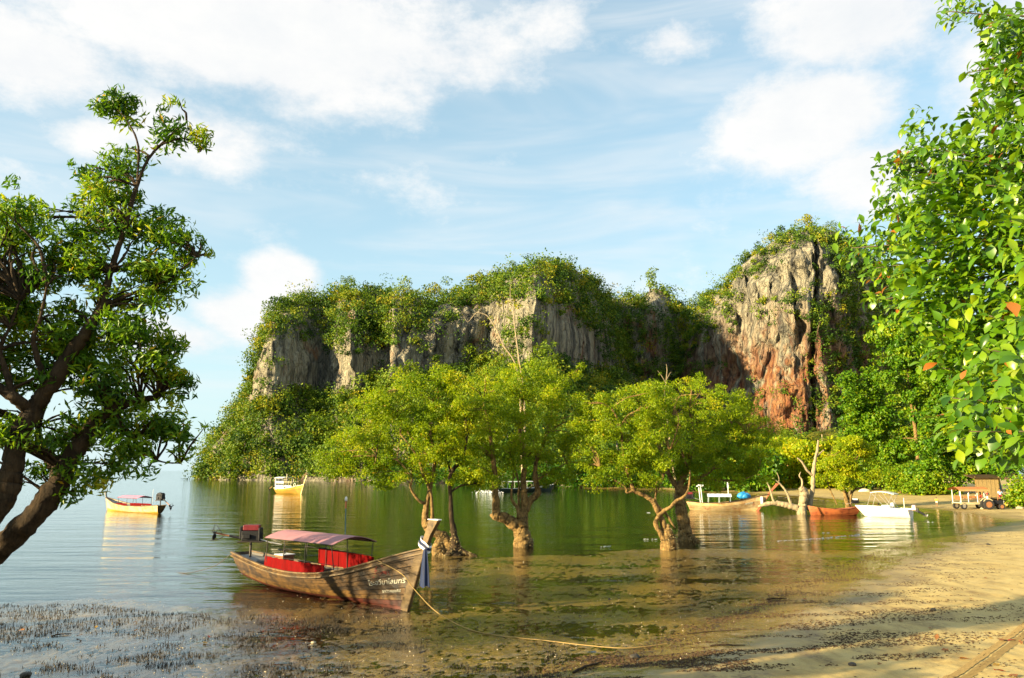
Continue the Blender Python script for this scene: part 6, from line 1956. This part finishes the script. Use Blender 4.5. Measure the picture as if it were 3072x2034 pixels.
def kl(px, py, x, y, z):
    dl = sdf(wl, x, y)
    s = fbm(x * 0.45 + 3, y * 1.6, o=4, g=0.6)
    tide = np.exp(-((dl - 0.35) / 0.35) ** 2) * 0.75
    field = sstep(0.02, 0.5, s) * np.clip(1.3 - dl / 7.0, 0, 1)
    return (dl > -0.3) & (rs.random(len(px)) < np.clip(tide * (0.4 + 0.8 * sstep(-0.3, 0.4, s)) + field * 0.8, 0, 1))
x, y, z = scatter(110000, 1350, 3150, 1600, 2060, kl)
shards('beach_litter', 'brown leaf and bark litter strewn in bands over the sand', x, y, z, 0.085, 0.026, LITTER)
def kt(px, py, x, y, z):
    dl = sdf(wl, x, y)
    s = fbm(x * 1.2 + 8, y * 1.2, o=3)
    return (np.abs(dl - 0.25 + s * 0.5) < 0.22) & (rs.random(len(px)) < 0.5) & (py > 1760)
x, y, z = scatter(9000, 1350, 2500, 1760, 2060, kt)
shards('tide_wrack', 'dark twigs and wrack along the tide line', x, y, z, 0.20, 0.022, DARKMUD, 0.01)
def ks(px, py, x, y, z):
    s = fbm(x * 0.7, y * 0.7, o=3)
    return (z < 0.08) & (rs.random(len(px)) < 0.30 + 0.5 * s) & (sdf(ml, x, y) > -0.2)
x, y, z = scatter(15000, 700, 2700, 1636, 2050, ks)
shards('mud_crumbs', 'small dark crumbs of mud and shell on the wet flat', x, y, np.maximum(z, 0.0), 0.045, 0.022, DARKMUD, 0.004)
x, y, z = scatter(2600, -100, 2700, 1636, 2050, lambda px, py, x, y, z: (z < 0.1) & (rs.random(len(px)) < 0.5) & (sdf(ml, x, y) > -0.2))
shards('shell_grit', 'pale bits of shell on the wet flat', x, y, np.maximum(z, 0.0), 0.04, 0.025, mat('pale_shell', (0.5, 0.42, 0.27), 0.7, 0.3, 30.0), 0.004)
# oysters crusting the mangrove feet
# single fallen leaves
FALL = [leaf_mat('fallen_leaf_%s' % n, [(0.0, c0), (1.0, c1)], 0.15, 0.6) for n, c0, c1 in (('red', (0.26, 0.035, 0.018), (0.36, 0.07, 0.03)), ('brown', (0.26, 0.10, 0.025), (0.34, 0.15, 0.05)), ('yellow', (0.46, 0.24, 0.03), (0.5, 0.3, 0.04)))]
FL_ME = []
for k in range(3):
    v, f = big_leaf(0.24, 0.12, 0.8, k)
    v = v.copy()
    v[:, 2] = np.abs(v[:, 2]) * 0.6 + 0.01
    me = mesh('fallen_leaf', v.astype(np.float32), f, tint=np.linspace(0, 1, len(v)), smooth=True)
    me.materials.append(FALL[k])
    FL_ME.append(me)
SPOTS = [  # full px, colour, size, what sets it apart
    (2808, 1922, 1, 1.0, 'brown fallen leaf on the sand, leftmost of the near ones'), (2824, 1953, 1, 0.9, 'curled brown leaf on bare sand just above an orange one'), (2820, 1974, 1, 0.85, 'orange brown leaf just below a curled one on bare sand'),
    (2910, 1980, 1, 1.1, 'upright curled orange leaf beside the left end of the tyre track'), (2978, 1998, 2, 0.9, 'small yellow leaf at the lower right beyond the tyre track'), (3018, 2018, 0, 1.0, 'dark red leaf near the bottom right corner'),
    (3050, 2026, 1, 1.3, 'large brown leaf in the bottom right corner'), (2936, 1925, 1, 0.9, 'flat brown leaf left of the tyre track'), (2962, 1914, 2, 0.8, 'pale tan leaf above the flat brown one left of the tyre track'), (3020, 1923, 1, 1.1, 'long brown leaf lying on the tyre track'),
    (3048, 1922, 0, 1.0, 'dark brown leaf lying on the right part of the tyre track'), (2908, 1796, 0, 1.2, 'bright red leaf on the mid sand'), (2927, 1830, 0, 0.9, 'small red leaf below the bright red one'), (2998, 1835, 1, 1.1, 'orange leaf standing on edge right of the red ones'),
    (2962, 1736, 0, 1.0, 'dark red leaf on the upper sand near the right edge'), (2855, 1742, 0, 0.9, 'thin red leaf on the upper littered sand'), (2853, 1767, 0, 0.9, 'red leaf just below the thin red one on the littered sand'), (2710, 1866, 1, 0.9, 'orange leaf on pale sand left of the bare stretch'),
    (2798, 1885, 1, 0.8, 'small brown leaf in the middle of the pale sand'), (3066, 1935, 1, 0.9, 'orange leaf cut by the right edge above the tyre track'), (2630, 1988, 1, 0.9, 'tan leaf on the sand near the bottom middle'), (2420, 1797, 0, 0.7, 'small red scrap beside the tide line'),
    (610, 1928, 2, 0.9, 'bright yellow leaf on the grey mud near the bottom'), (285, 1889, 2, 0.8, 'yellow leaf on the dark mud at the lower left'), (230, 1911, 1, 1.0, 'orange leaf on the mud left of the yellow ones'), (405, 1897, 1, 0.8, 'orange brown leaf among the black roots'),
    (412, 1867, 1, 0.7, 'small orange leaf in the black root bed'), (272, 1826, 0, 0.8, 'small red leaf in the dark band of roots'), (55, 1895, 1, 0.8, 'brown leaf on the mud at the left edge'), (628, 1918, 0, 0.6, 'dull red scrap above the bright yellow leaf'), (1185, 1838, 2, 0.6, 'orange leaf on dark mud under the bow')]
for px, py, k, s, lab in SPOTS:
    p = on_ground(px, py)
    o = bpy.data.objects.new('fallen_leaf', FL_ME[k])
    COL.objects.link(o)
    o.location = p + Vector((0, 0, 0.012 if p.z > 0.01 else 0.02 - min(p.z, 0)))
    o.rotation_euler = (random.uniform(-0.4, 0.4), random.uniform(-0.3, 0.3), random.uniform(0, 6.28))
    o.scale = (s, s, s)
    o['label'] = lab
    o['category'] = 'leaf'
    o['group'] = 'fallen leaves'
for k, (px, py, s, m_, lab) in enumerate(((2555, 1997, 0.085, DST, 'dark stone on the sand at the bottom middle'), (2800, 1832, 0.09, DST, 'dark stone on the pale sand below the litter'), (1905, 1974, 0.11, DST, 'dark lump at the tide line by the rope'), (940, 1930, 0.07, STONE, 'pale lump for a plastic bottle cap on the brown mud below the boat'),  # the pale lump below the boat stands in for a plastic bottle cap
                                   (2965, 1635, 0.13, DST, 'dark lump on the upper sand near the right edge'), (1828, 1798, 0.05, DST, 'small dark lump on the wet flat'), (75, 2028, 0.12, DST, 'dark lump at the bottom left corner'))):
    rock(lab, px, py, s, m_, 20 + k, 'pebble')
# drift sticks
for k, (x0, y0, x1, y1, r_, lab) in enumerate(((2130, 1940, 2235, 1938, 0.022, 'bent dark drift stick lying on the litter near the bottom middle'), (1720, 2020, 1810, 1985, 0.03, 'dark drift stick at the tide line near the bottom'), (2300, 1800, 2360, 1797, 0.03, 'short dark drift stick on the wet sand edge'),
                                     (2060, 1905, 2240, 1890, 0.014, 'thin dark twig along the tide line'), (155, 1910, 215, 1902, 0.02, 'curved dark twig on the left mud'))):
    a, c = on_ground(x0, y0), on_ground(x1, y1)
    pts = [a + Vector((0, 0, 0.02)), a.lerp(c, 0.35) + Vector((0, 0.04, 0.035)), a.lerp(c, 0.7) + Vector((0, -0.03, 0.03)), c + Vector((0, 0, 0.02))]
    p_, r__ = smooth_path(pts, [r_, r_, r_ * 0.8, r_ * 0.4], 5, 0.3)
    v, f = tube([q - a for q in p_], r__, 6)
    o = link('drift_stick', mesh('drift_stick', v, f, smooth=True), BARK_DARK, label=lab, category='stick')
    o.location = a
# tyre track pressed in the sand: rows of raised ridges in a darker sand colour
tr = MB()
path = [(2860, 2040), (2930, 1995), (3000, 1945), (3060, 1900), (3100, 1868)]
pp = [on_ground(*q) for q in path]
sp_, _ = smooth_path(pp, [1] * len(pp), 40)
for i in range(0, len(sp_) - 1):
    d = (sp_[i + 1] - sp_[i])
    if d.length < 1e-6:
        continue
    d.normalize()
    s = Vector((-d.y, d.x, 0))
    for sg in (-1, 1):
        for off in (0.03, 0.12):
            c = sp_[i] + s * sg * off
            c.z = gz(c.x, c.y) + 0.004
            e = (s * sg * 0.085 + d * 0.05)
            w_ = d * 0.018
            hz_ = Vector((0, 0, 0.012))
            tr.add([c - w_, c + w_, c + e + w_, c + e - w_, c + hz_, c + e + hz_], [(0, 1, 5 - 1), (1, 2, 5, 4), (2, 3, 5), (3, 0, 4, 5)])
tr.build('tyre_track', mat('dark_track_sand', (0.17, 0.12, 0.045), 0.8, 0.3, 12.0), kind='stuff', label='tyre track with tread ridges pressed in the sand at the lower right')
# foam lines on the ripples of the far shallows
fm = mat('white_foam', (0.85, 0.87, 0.86), 0.7, 0.05)
fo = MB()
for (x0, y0, x1, y1) in ((1925, 1617, 1970, 1617), (1935, 1537, 1955, 1538), (2440, 1617, 2640, 1598), (2330, 1623, 2440, 1617), (2472, 1599, 2490, 1599), (1800, 1640, 1830, 1638), (2780, 1566, 2810, 1565)):
    a, c = G(x0, y0, 0.006), G(x1, y1, 0.006)
    n = max(8, int((c - a).length / 0.12))
    for i in range(n):
        if rs.random() < 0.35:
            continue
        p = a.lerp(c, i / n) + Vector((rs.normal() * 0.05, rs.normal() * 0.10, 0))
        l, w_ = rs.uniform(0.05, 0.16), rs.uniform(0.02, 0.06)
        fo.add([p + Vector((-l, 0, 0)), p + Vector((0, -w_, 0)), p + Vector((l, 0, 0)), p + Vector((0, w_, 0)), p + Vector((0, 0, 0.012))], [(0, 1, 4), (1, 2, 4), (2, 3, 4), (3, 0, 4)])
fo.build('foam_lines', fm, kind='stuff', label='thin white foam lines on the far shallows')
